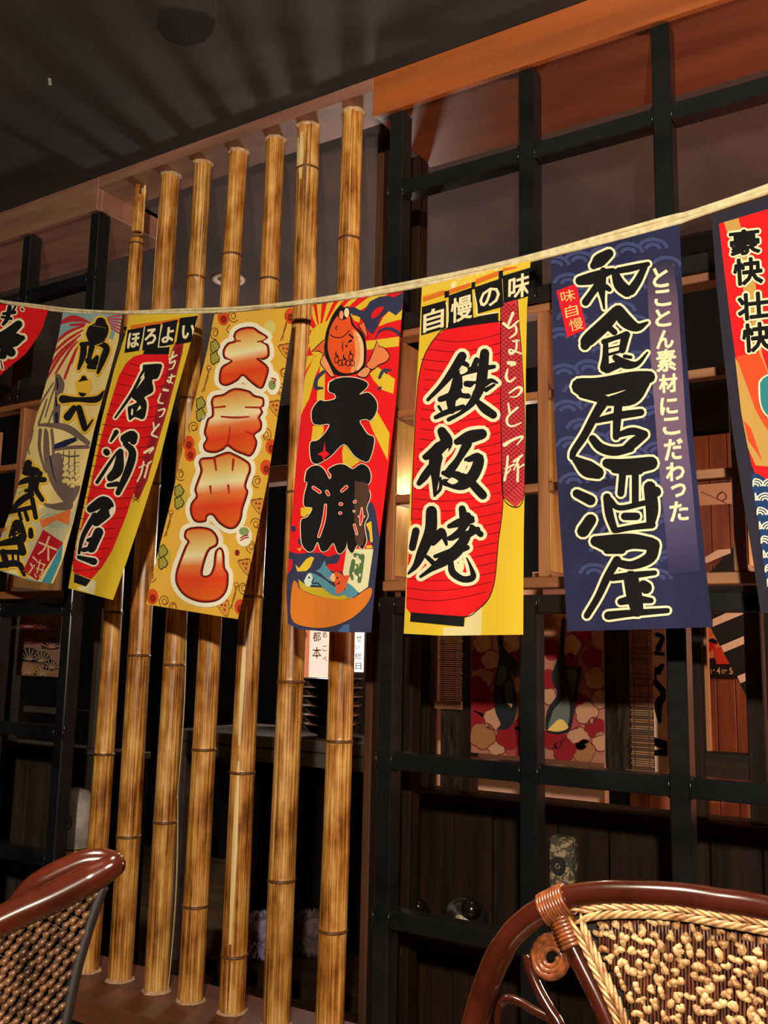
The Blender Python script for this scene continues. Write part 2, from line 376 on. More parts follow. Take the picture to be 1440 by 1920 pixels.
# ------------------------------------------------------------------ wooden grids with deep gold-sided dividers
def wood_grid(label, xs, x0, x1, levels, z0, z1, yf=.012, depth=.20):
    root = thing('wooden_grid_shelf', label, 'shelf')
    for x in xs: box_obj('divider', x-.0125, x+.0125, yf, yf+depth, z0+.024, z1, WOOD, root, .002)
    box_obj('bottom_rail', x0, x1, yf-.002, yf+.05, z0, z0+.0235, WOODX, root, .002)
    for z in levels:
        seg = [x0-.0125]+list(xs)+[x1+.0125]
        for a, c in zip(seg, seg[1:]):
            if c-a > .05: box_obj('slat', a+.0127, c-.0127, yf+.002, yf+.032, z-.0098, z+.0098, WOODX, root, .0015)
    box_obj('top_rail', x0, x1, yf, yf+.05, z1, z1+.019, WOODX, root, .002)
    zz = [z0+.024]+list(levels)+[z1]
    for x in xs:
        for a, c in list(zip(zz, zz[1:]))[:2]:
            box_obj('gold_panel', x+.0127, x+.0147, yf+.006, yf+depth-.01, a+.013, c-.014, GOLD, root, .0005)
    return root
wood_grid('brown wooden grid shelf set in the right steel lattice', [-1.1715, -.7745, -.3635, .05, .44], -1.188, .448, [1.574, 1.786], 1.3505, 1.982)
wood_grid('brown wooden grid shelf set in the left steel lattice', [-3.285, -2.99, -2.605], -3.298, -2.325, [1.574, 1.786], 1.3505, 1.982)
# bare bulb added unseen behind the lantern banner to light bars and soffit
pl = thing('added_bulb', 'bare bulb added unseen behind the right lattice as a light source', 'lamp'); pl.location = (-1.0, .36, 1.74)
CBL = mat('black_cable', rgb(12, 12, 12), rough=.5); GLB = mat('lit_bulb_glass', rgb(255, 208, 170), rough=.3, emit=6)
o = MB(); o.tube([(0, 0, .06), (0, 0, .20), (0, -.02, .262), (0, -.036, .30)], .003, 8, CBL); o.build('cable', CBL, pl, True)
o = MB(); o.lathe((0, 0, 0), [(.001, .075), (.016, .073), (.018, .03), (.016, .025)], 16, CBL); o.build('socket', CBL, pl, True)
o = MB(); o.lathe((0, 0, 0), [(.015, .028), (.022, .008), (.031, -.02), (.027, -.045), (.014, -.058), (.001, -.061)], 18, GLB); o.build('bulb', GLB, pl, True)
light('added_bulb_light', 'POINT', (-1.0, .36, 1.66), 3.6, (1, .70, .52), shadow_soft_size=.02)
# ------------------------------------------------------------------ ceiling downlight in the back room
c = PZ(428, 523, 2.685)
dl = thing('ceiling_downlight', 'small round recessed downlight in the brown ceiling behind the poles', 'downlight'); dl.location = (c.x, c.y, 2.685)
o = MB(); o.lathe((0, 0, 0), [(.068, 0), (.066, -.006), (.058, -.009), (.046, -.007), (.042, .006)], 28, WHITEP); o.build('trim_ring', WHITEP, dl, True)
o = MB(); o.lathe((0, 0, 0), [(.043, .004), (.03, .012), (.0005, .014)], 28, WHITEP); LG = mat('downlight_glass', rgb(255, 214, 186), rough=.3, emit=.55); o.build('lens', LG, dl, True).data.materials[0] = LG
light('downlight_lamp', 'SPOT', (c.x, c.y, 2.66), 3, (1, .8, .62), (c.x, c.y, 0), spot_size=1.6, spot_blend=.5, shadow_soft_size=.04)
# ------------------------------------------------------------------ rope and banners
ROPE = [(-60, 548), (0, 565), (60, 574), (118, 581), (190, 585), (260, 586), (340, 584), (430, 580), (520, 572), (630, 559), (740, 540), (880, 511), (1020, 478), (1140, 447), (1260, 413), (1300, 401), (1440, 355), (1560, 312)]
YR = -.10
rope = thing('banner_cord', 'cream cord strung across the screen with the banners hanging from it', 'cord')
rp = smooth_path(ROPE, 5)
for k in range(3):
    o = MB(); pts = []
    for j, (x, y) in enumerate(rp):
        p = P(x, y, YR); a = j*.35+k*2.094
        wd = .0032+.0030*min(1, max(0, (x-420)/600))
        pts.append(p+Vector((0, math.cos(a)*.0025, math.sin(a)*.0015+(k-1)*wd)))
    o.tube(pts, [.0040+.0014*min(1, max(0, (x-420)/600)) for x, y in rp], 8, CORD); o.build('strand', CORD, rope, True)

class Banner:
    def __init__(s, label, left, right, base, y0=-.112, y1=-.225, amp=.004, nw=1.5, ph=0, twist=0, top=None, bot=None, cols=14, rows=40):
        s.L = [(y, x) for x, y in left]; s.R = [(y, x) for x, y in right]
        s.tl, s.bl, s.tr, s.br = left[0], left[-1], right[0], right[-1]
        s.top = top or [s.tl, s.tr]; s.bot = bot or [s.bl, s.br]
        s.y0, s.y1, s.amp, s.nw, s.ph, s.tw = y0, y1, amp, nw, ph, twist
        s.root = thing('fabric_banner', label, 'banner', group='printed banners on the cord')
        b = MB(); vs = []; fs = []
        for j in range(rows+1):
            v = j/rows
            yl = s.tl[1]+(s.bl[1]-s.tl[1])*v; yr = s.tr[1]+(s.br[1]-s.tr[1])*v
            a = (lerp_table(s.L, yl), yl); c = (lerp_table(s.R, yr), yr)
            for i in range(cols+1):
                u = i/cols; x = a[0]+(c[0]-a[0])*u
                yt = lerp_table(s.top, x); yb = lerp_table(s.bot, x)
                y = a[1]+(c[1]-a[1])*u
                if j == 0: y = yt
                if j == rows: y = yb
                vs.append(s.map(x, y, 0))
        for j in range(rows):
            for i in range(cols):
                k = j*(cols+1)+i; fs.append((k, k+1, k+cols+2, k+cols+1))
        b.add(vs, fs, base); s.cloth = b.build('cloth', base, s.root, True)
        s.base = base
    def map(s, x, y, layer):
        yy = min(max(y, min(s.tl[1], s.tr[1])-5), max(s.bl[1], s.br[1])+5)
        l = lerp_table(s.L, yy); r = lerp_table(s.R, yy)
        x = min(max(x, l), r); u = (x-l)/max(r-l, 1)
        yt = lerp_table(s.top, x); yb = lerp_table(s.bot, x)
        y = min(max(y, yt), yb); v = (y-yt)/max(yb-yt, 1)
        Y = s.y0+(s.y1-s.y0)*v+s.tw*(u-.5)*v+s.amp*math.sin(2*math.pi*(u*s.nw+s.ph+.3*v))*(.25+.75*v)
        return P(x, y, Y-(.0007*layer+.0003 if layer else 0))
class Pr:
    """one printed feature of a banner, laid on the cloth"""
    def __init__(s, ban, name, fr=(0, 0, 1), label=None, par=None):
        s.b = ban; s.par = par or ban.root; s.n = name; s.fr = fr; s.mb = MB(); s.label = label
    def T(s, p): return (s.fr[0]+p[0]/s.fr[2], s.fr[1]+p[1]/s.fr[2])
    def fill(s, pts, m, layer, curve=False):
        pts = [s.T(p) for p in pts]
        if curve: pts = smooth_path(pts+[pts[0]], 4)[:-1]
        q = []
        for a, c in zip(pts, pts[1:]+pts[:1]):
            d = math.hypot(c[0]-a[0], c[1]-a[1]); n = max(1, int(d/9))
            q += [(a[0]+(c[0]-a[0])*k/n, a[1]+(c[1]-a[1])*k/n) for k in range(n)]
        n = len(q); x0 = min(p[0] for p in q); x1 = max(p[0] for p in q); y0 = min(p[1] for p in q); y1 = max(p[1] for p in q)
        vs = [Vector(p) for p in q]
        st = 11
        for i in range(1, int((x1-x0)/st)+1):
            for j in range(1, int((y1-y0)/st)+1): vs.append(Vector((x0+i*st+.37*(j % 2), y0+j*st)))
        out = delaunay_2d_cdt(vs, [], [list(range(n))], 1, 1e-4)
        s.mb.add([s.b.map(p.x, p.y, layer) for p in out[0]], out[2], m)
    def stroke(s, pts, m, layer, grow=0, k=5, cap=True):
        pts = [(*s.T(p), p[2]/s.fr[2]+2*grow) for p in pts]
        pth = smooth_path(pts, k); vs = []; n = len(pth)
        for i, (x, y, w) in enumerate(pth):
            a = pth[max(i-1, 0)]; c = pth[min(i+1, n-1)]; dx, dy = c[0]-a[0], c[1]-a[1]; d = math.hypot(dx, dy) or 1
            w = max(w, .5); vs += [(x-dy/d*w/2, y+dx/d*w/2), (x+dy/d*w/2, y-dx/d*w/2)]
        fs = [(2*i, 2*i+1, 2*i+3, 2*i+2) for i in range(n-1)]
        if cap:
            for (x, y, w) in (pth[0], pth[-1]):
                o = len(vs); w = max(w, .5); vs += [(x+math.cos(t*.628)*w/2, y+math.sin(t*.628)*w/2) for t in range(10)]; fs.append(tuple(range(o, o+10)))
        s.mb.add([s.b.map(x, y, layer) for x, y in vs], fs, m)
    def line(s, pts, w, m, layer): s.stroke([(x, y, w) for x, y in pts], m, layer, k=4, cap=False)
    def loop(s, pts, w, m, layer):
        s.stroke([(x, y, w) for x, y in pts]+[(pts[0][0], pts[0][1], w), (pts[1][0], pts[1][1], w)], m, layer, k=4, cap=False)
    def disc(s, c, rx, ry, m, layer, n=16): s.fill([(c[0]+rx*math.cos(t*6.2832/n), c[1]+ry*math.sin(t*6.2832/n)) for t in range(n)], m, layer)
    def text(s, ch, cx, cy, w, h, m, layer, shear=0, rot=0, bold=.02, outline=None, ow=0, rise=0):
        """one glyph of the built-in font set to a box (photo pixels through the frame)"""
        cu = bpy.data.curves.new('glyph', 'FONT'); cu.body = ch; cu.resolution_u = 2; cu.offset = bold
        o = bpy.data.objects.new('glyph', cu); COL.objects.link(o); bpy.context.view_layer.update()
        me = bpy.data.meshes.new_from_object(o.evaluated_get(bpy.context.evaluated_depsgraph_get()))
        V = [v.co.copy() for v in me.vertices]; F = [list(p.vertices) for p in me.polygons]
        bpy.data.objects.remove(o); bpy.data.curves.remove(cu); bpy.data.meshes.remove(me)
        if not V: return
        x0 = min(v.x for v in V); x1 = max(v.x for v in V); y0 = min(v.y for v in V); y1 = max(v.y for v in V)
        q = []
        for v in V:
            a = ((v.x-x0)/max(x1-x0, .01)-.5)*w; d = (.5-(v.y-y0)/max(y1-y0, .01))*h
            a -= d*shear; d += a*rise; c_, s_ = math.cos(rot), math.sin(rot)
            q.append(s.T((cx+a*c_-d*s_, cy+a*s_+d*c_)))
        s.mb.add([s.b.map(x, y, layer) for x, y in q], F, m)
        if outline:
            cnt = {}
            for f in F:
                for i, j in zip(f, f[1:]+f[:1]): cnt[(min(i, j), max(i, j))] = cnt.get((min(i, j), max(i, j)), 0)+1
            for (i, j), n in cnt.items():
                if n == 1:
                    a, c = q[i], q[j]; dx, dy = c[0]-a[0], c[1]-a[1]; d = math.hypot(dx, dy)
                    if d < .05: continue
                    nx, ny = -dy/d*ow, dx/d*ow; tx, ty = dx/d*ow*.7, dy/d*ow*.7
                    vs = [(a[0]+nx, a[1]+ny), (a[0]-tx+nx*.6, a[1]-ty+ny*.6), (a[0]-tx-nx*.6, a[1]-ty-ny*.6), (a[0]-nx, a[1]-ny), (c[0]-nx, c[1]-ny), (c[0]+tx-nx*.6, c[1]+ty-ny*.6), (c[0]+tx+nx*.6, c[1]+ty+ny*.6), (c[0]+nx, c[1]+ny)]
                    s.mb.add([s.b.map(x, y, layer-1) for x, y in vs], [tuple(range(8))], outline)
    def cut(s, name=None):
        if s.mb.v: s.last = s.mb.build(name or s.n, None, s.par)
        s.mb = MB()
    def build(s):
        if not s.mb.v: return None
        o = s.mb.build(s.n, None, s.par)
        if s.label: o['label'] = s.label
        return o
def brush(ban, fr, strokes, m, layer, out=None, grow=3.5, holes=(), holem=None, name='character', wm=1.12):
    g = Pr(ban, name, fr)
    for st in strokes:
        st = [(x, y, w*wm) for x, y, w in st]
        if out: g.stroke(st, out, layer, grow)
        g.stroke(st, m, layer+1)
    for h in holes: g.fill(h, holem or out, layer+2, True)
    return g.build()
ZA = (740, 490, 5.143); ZB = (740, 840, 5.143); ZC = (1020, 420, 4.235); ZD = (1020, 800, 4.235); ZE = (520, 540, 5.538); ZF = (520, 840, 5.333)
ZG = (260, 560, 3.097); ZH = (120, 560, 3.311); ZI = (0, 540, 3.3115); ZJ = (1300, 360, 4.8); ZK = (1300, 740, 4.171)
RED = ink(232, 28, 34); YEL = ink(226, 190, 50); BLK = ink(24, 23, 24); CRM = ink(246, 230, 184); NVY = ink(38, 38, 66); PNK = ink(206, 58, 66)
GLD = ink(196, 152, 78); ORG = ink(222, 112, 36); WHT = ink(238, 228, 200); DNV = ink(54, 56, 84); TEAL = ink(66, 140, 156)

# ---- lantern banners (teppanyaki one and the izakaya one share the design)
B6 = Banner('red lantern banner with black teppanyaki lettering on yellow ground', [(791, 538), (786, 640), (779, 760), (770, 900), (764, 1040), (757, 1188)], [(995, 488), (988, 580), (986, 700), (985, 850), (982, 1000), (981, 1191)], YEL, amp=.004, ph=.1, bot=[(757, 1188), (830, 1192), (900, 1191), (981, 1190)])
g = Pr(B6, 'lantern_print', ZA)
g.fill([(260, 240), (260, 180), (1300, 0), (1300, 60), (270, 330)], ink(232, 196, 60), 1)
for pl in ([(275, 395), (480, 325), (480, 285), (270, 350)], [(525, 320), (735, 245), (735, 210), (525, 280)], [(780, 225), (1000, 140), (1000, 95), (780, 180)], [(1045, 105), (1180, 70), (1180, 55), (1045, 70)]):
    g.fill([(x, y-6) for x, y in pl], ORG, 2)
g.fill([(530, 270), (735, 200), (735, 180), (600, 205), (600, 175), (1000, 90), (1000, 60), (530, 210)], ink(240, 226, 170), 1)
lant = [(505, 650), (700, 615), (990, 580), (1022, 600), (1022, 1300), (1030, 1900), (1045, 2300), (1020, 2560), (1000, 2700), (975, 3000), (950, 3140), (900, 3260), (800, 3360), (690, 3425), (420, 3410), (150, 3390), (110, 3340), (120, 3000), (160, 2500), (180, 1900), (200, 1500), (225, 1180), (250, 1030), (290, 900), (350, 790), (420, 700)]
g.fill(lant, RED, 2); 
g.line([lant[i] for i in (25, 0, 2, 3)], 8, BLK, 4); g.line(lant[3:16], 8, BLK, 4); g.line(lant[18:26], 8, BLK, 4)
for k in range(27):
    y = 745+k*96.0
    xl = 395-k*70 if k < 3 else 290-(k-3)*8.2; xl = max(xl, 112); xr = 1022 if y < 2400 else 1040-(y-2400)*.1
    if y > 3100: xr = 960-(y-3100)*.55
    dip = 25; g.line([(xl, y+6), ((xl*2+xr)/3, y+dip+6), ((xl+xr*2)/3, y+6), (xr, y-55+0 if k > 0 else y-50)], 5.5, ink(90, 8, 14), 3)
g.fill([(155, 3385), (675, 3425), (668, 3520), (148, 3470)], BLK, 5)
g.fill([(470, 3530), (665, 3520), (700, 3420), (840, 3330), (830, 3700), (465, 3700)], ink(226, 210, 150), 1)
g.fill([(505, 590), (1000, 500), (1000, 580), (510, 645)], BLK, 3)
g.build()
g = Pr(B6, 'side_strip', ZA)
g.fill([(1025, 390), (1185, 370), (1200, 600), (1225, 900), (1250, 1400), (1255, 2000), (1245, 2290), (1165, 2370), (1045, 2270), (1030, 1900), (1022, 1300)], PNK, 2)
g.line([(1185, 370), (1200, 600), (1225, 900), (1250, 1400), (1255, 2000), (1240, 2290), (1165, 2370), (1045, 2270), (1030, 1900), (1022, 1300), (1022, 390)], 7, BLK, 4)
for k in range(-4, 46):
    y = 400+k*42
    for dy in (190, -190):
        a = (1028, y); c = (1245, y+dy)
        t0, t1 = 0, 1
        lim0 = 395 ; lim1 = 2270
        pts = []
        for t in range(9):
            x = a[0]+(c[0]-a[0])*t/8; yy = a[1]+(c[1]-a[1])*t/8
            xr = 1185+(min(yy, 1400)-370)*.065 if yy < 1400 else 1250
            yb = 2270+(x-1045)*.83 if x < 1165 else 2370-(x-1165)*1.0
            if 390 < yy < yb-4 and x < xr: pts.append((x, yy))
        if len(pts) >= 2: g.line([pts[0], ((pts[0][0]+pts[-1][0])/2, (pts[0][1]+pts[-1][1])/2), pts[-1]], 5, ink(110, 16, 26), 3)
SB6 = g.build()
g = Pr(B6, 'header_tiles', ZA)
for q in ([(262, 440), (495, 375), (495, 640), (255, 710)], [(520, 330), (745, 250), (760, 560), (520, 620)], [(770, 250), (1035, 160), (1050, 430), (800, 500)], [(1040, 140), (1310, 60), (1300, 330), (1050, 400)]):
    g.fill(q, BLK, 5)
for q in ([(480, 290), (525, 280), (525, 340), (480, 350)], [(740, 205), (778, 195), (778, 260), (740, 270)], [(1002, 95), (1045, 85), (1045, 160), (1002, 170)]): g.fill(q, BLK, 4)
g.line([(495, 395), (515, 500), (505, 640)], 12, CRM, 6); g.line([(765, 310), (790, 420), (795, 525)], 12, CRM, 6); g.line([(795, 525), (900, 505), (1000, 490)], 12, CRM, 6)
HB = g.build()
g = Pr(B6, 'header_lettering', ZA, par=HB)
TXT = ink(240, 226, 178)
for ch, cx, cy, w, h in (('自', 375, 560, 190, 200), ('慢', 645, 455, 200, 230), ('の', 915, 345, 190, 170), ('味', 1200, 240, 200, 220)):
    g.text(ch, cx, cy, w, h, TXT, 7, shear=.02, bold=0, rise=-.3, outline=TXT, ow=.9); g.cut()
g.build()
g = Pr(B6, 'side_lettering', ZA, par=SB6)
SID = [[(1050, 600, 30), (1110, 640, 22), (1190, 575, 20)], [(1140, 500, 30), (1090, 640, 22), (1160, 620, 20), (1170, 690, 22), (1110, 740, 12)],
       [(1140, 770, 18), (1200, 765, 14)], [(1175, 760, 20), (1170, 850, 20), (1120, 890, 30), (1110, 850, 16), (1220, 890, 16)],
       [(1100, 980, 40), (1160, 985, 34), (1120, 1010, 14)], [(1090, 1040, 14), (1075, 1120, 30), (1110, 1160, 22), (1165, 1120, 14)],
       [(1105, 1270, 18), (1190, 1215, 24), (1225, 1240, 28), (1180, 1300, 16), (1110, 1310, 8)],
       [(1095, 1370, 18), (1110, 1470, 24)], [(1185, 1410, 22), (1090, 1500, 24), (1090, 1570, 24), (1140, 1590, 20), (1220, 1555, 12)],
       [(1060, 1770, 40), (1140, 1720, 26), (1235, 1690, 22), (1180, 1770, 12)],
       [(1070, 2000, 20), (1150, 1960, 20)], [(1090, 1880, 22), (1080, 2000, 24), (1060, 2110, 26)], [(1060, 2080, 14), (1120, 2000, 12)],
       [(1150, 1930, 24), (1230, 1870, 20)], [(1200, 1900, 22), (1150, 2010, 14)], [(1190, 1960, 22), (1185, 2120, 24)], [(1200, 1990, 12), (1245, 1960, 18)]]
for k, st in enumerate(SID):
    g.stroke(st, CRM, 5)
    if k in (1, 3, 5, 6, 8, 9): g.cut()
g.build()
# big characters
tetsu = [[(650, 915, 80), (560, 1060, 72), (450, 1200, 46), (320, 1335, 30)], [(620, 955, 56), (700, 1000, 40)],
         [(560, 1110, 46), (690, 1060, 60), (790, 1040, 56), (960, 1015, 34)], [(610, 1090, 76), (590, 1250, 110), (545, 1330, 90), (550, 1440, 58)],
         [(440, 1330, 50), (600, 1280, 66), (710, 1300, 46)], [(395, 1505, 36), (500, 1455, 48), (660, 1400, 40)], [(425, 1400, 26), (450, 1440, 22)],
         [(790, 950, 48), (750, 1050, 52)], [(868, 885, 80), (850, 1050, 92), (825, 1200, 92), (755, 1350, 66), (640, 1460, 34), (520, 1525, 38)],
         [(690, 1180, 52), (830, 1190, 66), (930, 1150, 40), (990, 1172, 18)], [(880, 1240, 40), (960, 1190, 24)], [(800, 1355, 46), (865, 1420, 74), (950, 1480, 70)]]
brush(B6, ZA, tetsu, BLK, 5, CRM, 6.5, [[(625, 1060), (690, 1020), (700, 1060), (640, 1090)], [(640, 1230), (720, 1225), (780, 1180), (750, 1260), (660, 1270)], [(480, 1250), (540, 1150), (560, 1130), (520, 1220)]])
ita = [[(455, 1640, 80), (500, 1745, 110), (410, 1830, 120), (290, 1885, 44)], [(430, 1800, 110), (390, 1940, 110), (392, 2100, 66), (385, 2260, 22)], [(300, 1890, 50), (420, 1850, 60)],
       [(350, 1980, 60), (290, 2070, 70), (235, 2140, 46)], [(600, 1740, 56), (720, 1695, 108), (840, 1665, 92)], [(700, 1760, 84), (620, 1900, 60), (545, 2000, 70), (480, 2040, 26)],
       [(690, 1915, 40), (810, 1895, 88), (765, 2050, 100), (650, 2150, 100), (480, 2130, 60)], [(470, 2040, 40), (560, 2060, 80), (700, 2100, 70), (790, 2190, 76), (850, 2255, 76)], [(440, 2090, 24), (440, 2190, 30), (385, 2260, 18)]]
brush(B6, ZA, ita, BLK, 5, CRM, 6.5, [[(505, 2125), (550, 2085), (612, 2120), (560, 2150)], [(455, 1860), (520, 1800), (480, 1920)], [(600, 2010), (680, 1930), (700, 1950), (660, 2040)]])
yaki = [[(205, 800, 66), (170, 960, 62)], [(355, 610, 96), (345, 800, 104), (265, 1000, 88), (205, 1130, 56), (132, 1210, 20)], [(450, 815, 84), (370, 910, 60)], [(470, 830, 60), (500, 930, 26)],
        [(650, 585, 60), (675, 680, 78), (740, 680, 56)], [(525, 755, 40), (640, 715, 76), (750, 700, 44)], [(700, 660, 76), (650, 800, 88), (550, 865, 50)], [(740, 760, 46), (830, 832, 52)],
        [(530, 870, 46), (680, 830, 84), (800, 785, 50)], [(690, 860, 76), (600, 985, 108), (480, 1080, 100), (350, 1170, 46), (250, 1240, 26)], [(390, 1045, 34), (560, 1000, 66), (700, 960, 46)],
        [(540, 1100, 50), (560, 1200, 62), (660, 1265, 56), (755, 1245, 56), (735, 1150, 30), (695, 1060, 12)], [(310, 1050, 36), (380, 1115, 46)]]
brush(B6, ZB, yaki, BLK, 5, CRM, 6.5, [[(340, 960), (440, 920), (470, 960), (350, 1010)], [(530, 910), (620, 870), (530, 970)], [(680, 800), (720, 750), (710, 790)], [(600, 1130), (650, 1070), (670, 1150), (640, 1200)]])

B3 = Banner('narrow red lantern banner with izakaya lettering, hanging askew left of the golden one', [(243, 590), (237, 620), (215, 690), (190, 790), (165, 910), (142, 1020), (128, 1103)], [(372, 588), (358, 640), (330, 740), (300, 860), (262, 980), (235, 1060), (212, 1125)], YEL, amp=.005, ph=.3, twist=-.05)
g = Pr(B3, 'lantern_print', ZH)
g.fill([(415, 165), (830, 105), (830, 130), (410, 195)], ORG, 1)
lant3 = [(480, 345), (560, 335), (645, 345), (655, 380), (560, 760), (480, 1100), (430, 1210), (385, 1350), (300, 1560), (240, 1660), (170, 1740), (60, 1700), (50, 1640), (110, 1400), (160, 1180), (230, 860), (290, 640), (340, 480), (385, 400), (430, 360)]
g.fill(lant3, RED, 2)
for k in range(21):
    y = 400+k*63; xl = 385-k*24.5+ (0 if k else 20); xr = min(640, 655-(y-380)*.245) if y < 1210 else 430-(y-1210)*.46
    g.line([(xl, y), ((2*xl+xr)/3, y+22), ((xl+2*xr)/3, y+26), (xr, y+14)], 3.4, ink(90, 8, 14), 3)
g.fill([(65, 1705), (165, 1745), (135, 1785), (60, 1760)], BLK, 4); g.fill([(90, 1790), (140, 1785), (175, 1740), (200, 1760), (185, 1840), (80, 1800)], ink(232, 220, 170), 1)
g.fill([(500, 310), (655, 300), (650, 345), (490, 345)], BLK, 3)
g.fill([(690, 270), (745, 250), (735, 330), (700, 470), (640, 700), (580, 900), (520, 1120), (480, 1210), (455, 1255), (430, 1200), (480, 1050), (560, 740), (630, 430)], ink(170, 40, 46), 2)
for k in range(60):
    y = 290+k*16; xa = 690-(y-280)*.285; 
    g.line([(xa, y), (xa+25, y+14), (xa+48, y+30)], 2.2, ink(90, 10, 18), 3)
    g.line([(xa+4, y+30), (xa+28, y+14), (xa+50, y)], 2.2, ink(90, 10, 18), 3)
g.build()
g = Pr(B3, 'header_tiles', ZH)
for q in ([(395, 195), (500, 175), (470, 320), (375, 335)], [(505, 170), (600, 155), (580, 310), (485, 320)], [(610, 150), (705, 130), (680, 280), (590, 300)], [(720, 120), (835, 105), (800, 265), (695, 285)]): g.fill(q, BLK, 4)
g.line([(500, 175), (488, 250), (470, 320)], 6, CRM, 5); g.line([(610, 160), (595, 230), (585, 300)], 6, CRM, 5); g.line([(585, 300), (630, 298), (655, 293)], 6, CRM, 5)
HB = g.build()
g = Pr(B3, 'header_lettering', ZH, par=HB)
for ch, cx, cy, w, h in (('ほ', 432, 258, 68, 90), ('ろ', 538, 235, 66, 92), ('よ', 645, 225, 68, 90), ('い', 772, 205, 76, 80)): g.text(ch, cx, cy, w, h, CRM, 6, shear=.12, bold=0, rise=-.12, outline=CRM, ow=1.0); g.cut()
g.build()
g = Pr(B3, 'side_lettering', ZH); side3 = 0
for st in ([(655, 375, 14), (700, 350, 10)], [(680, 330, 12), (655, 400, 10), (690, 385, 10), (675, 430, 10), (650, 440, 6)], [(650, 490, 10), (690, 480, 8)], [(670, 470, 10), (655, 520, 12), (640, 505, 8), (675, 525, 8)], [(620, 565, 18), (645, 570, 14)], [(600, 590, 8), (585, 640, 12), (615, 650, 10)], [(585, 695, 10), (625, 685, 12), (610, 725, 9), (590, 735, 6)], [(555, 770, 10), (560, 810, 12)], [(590, 780, 12), (545, 840, 14), (580, 860, 10)], [(500, 955, 18), (555, 925, 14), (530, 960, 8)], [(465, 1050, 8), (500, 1030, 10)], [(495, 1010, 10), (480, 1080, 12), (455, 1135, 10)], [(510, 1040, 8), (540, 1010, 10)], [(525, 1020, 10), (500, 1110, 12)]):
    g.stroke(st, CRM, 5); side3 = side3+1
    if side3 in (2, 4, 6, 7, 9, 10): g.cut()
g.build()
KY3 = [(490, 410), (600, 405), (602, 445), (580, 495), (548, 505), (556, 560), (545, 585), (500, 612), (512, 640), (512, 690), (492, 748), (440, 735), (408, 755), (398, 720), (396, 675), (420, 660), (452, 640), (418, 608), (450, 560), (480, 520), (500, 490), (488, 455)]
g = Pr(B3, 'character', ZH); g.loop(KY3, 24, CRM, 4); g.stroke([(490, 455, 20), (420, 590, 20), (318, 738, 12)], CRM, 4, 3.4); g.fill(KY3, BLK, 5, True); g.stroke([(490, 455, 20), (420, 590, 20), (318, 738, 12)], BLK, 5)
for h in ([(468, 500), (500, 455), (496, 480)], [(415, 720), (420, 680), (430, 690), (426, 725)], [(450, 700), (470, 660), (480, 680)]): g.fill(h, CRM, 6)
g.build()
sake3 = [[(325, 828, 28), (290, 885, 12)], [(262, 950, 36)]*1+[(266, 955, 36)], [(330, 950, 12), (270, 1040, 18), (205, 1140, 20)], [(378, 868, 52), (425, 850, 56), (430, 885, 40)], [(350, 950, 36), (335, 1060, 60), (290, 1110, 46)], [(380, 900, 30), (425, 955, 42), (400, 1060, 44), (335, 1205, 30)], [(275, 1158, 22), (330, 1150, 30)]]
brush(B3, ZH, sake3, BLK, 4, CRM, 3.4)
ya3 = [[(165, 1305, 44), (245, 1262, 66), (270, 1310, 70), (200, 1380, 60)], [(190, 1345, 34), (120, 1470, 26), (92, 1580, 16)], [(215, 1450, 54), (170, 1550, 50)], [(150, 1500, 22), (210, 1480, 30)], [(90, 1605, 20), (185, 1632, 40)], [(120, 1560, 26), (190, 1545, 26)]]
brush(B3, ZH, ya3, BLK, 4, WHT, 3.2)

# ---- golden sale banner with vegetable doodles
OCH = ink(222, 172, 62)
B4 = Banner('golden banner with fat orange sale characters and vegetable doodles', [(402, 589), (388, 660), (352, 800), (318, 950), (290, 1060), (274, 1133)], [(549, 576), (546, 620), (524, 760), (502, 900), (472, 1050), (446, 1161)], OCH, amp=.004, ph=.6)
def grad(name, stops):
    m = bpy.data.materials.new(name); m.use_nodes = True; N = m.node_tree.nodes; L = m.node_tree.links; b_ = N['Principled BSDF']
    tc = N.new('ShaderNodeTexCoord'); sp = N.new('ShaderNodeSeparateXYZ'); L.new(tc.outputs['Generated'], sp.inputs[0]); r = N.new('ShaderNodeValToRGB'); e = r.color_ramp.elements
    while len(e) < len(stops): e.new(.5)
    for k, (p, c) in enumerate(stops): e[k].position = p; e[k].color = c
    L.new(sp.outputs['Z'], r.inputs[0]); L.new(r.outputs[0], b_.inputs['Base Color']); b_.inputs['Roughness'].default_value = .85; b_.inputs['Specular IOR Level'].default_value = .15
    MATS[name] = m; return m
FADE = grad('orange_cream_fade_print', [(0, rgb(214, 96, 30)), (.3, rgb(222, 66, 30)), (.48, rgb(228, 120, 60)), (.62, rgb(236, 222, 170)), (.78, rgb(226, 190, 110)), (1, rgb(216, 120, 48))])
def inset(pts, d):
    n = len(pts); area = sum(pts[i][0]*pts[(i+1) % n][1]-pts[(i+1) % n][0]*pts[i][1] for i in range(n)); sg = 1 if area > 0 else -1; out = []
    for i in range(n):
        a, c = pts[i-1], pts[(i+1) % n]; dx, dy = c[0]-a[0], c[1]-a[1]; l = math.hypot(dx, dy) or 1
        out.append((pts[i][0]-sg*dy/l*d, pts[i][1]+sg*dx/l*d))
    return out
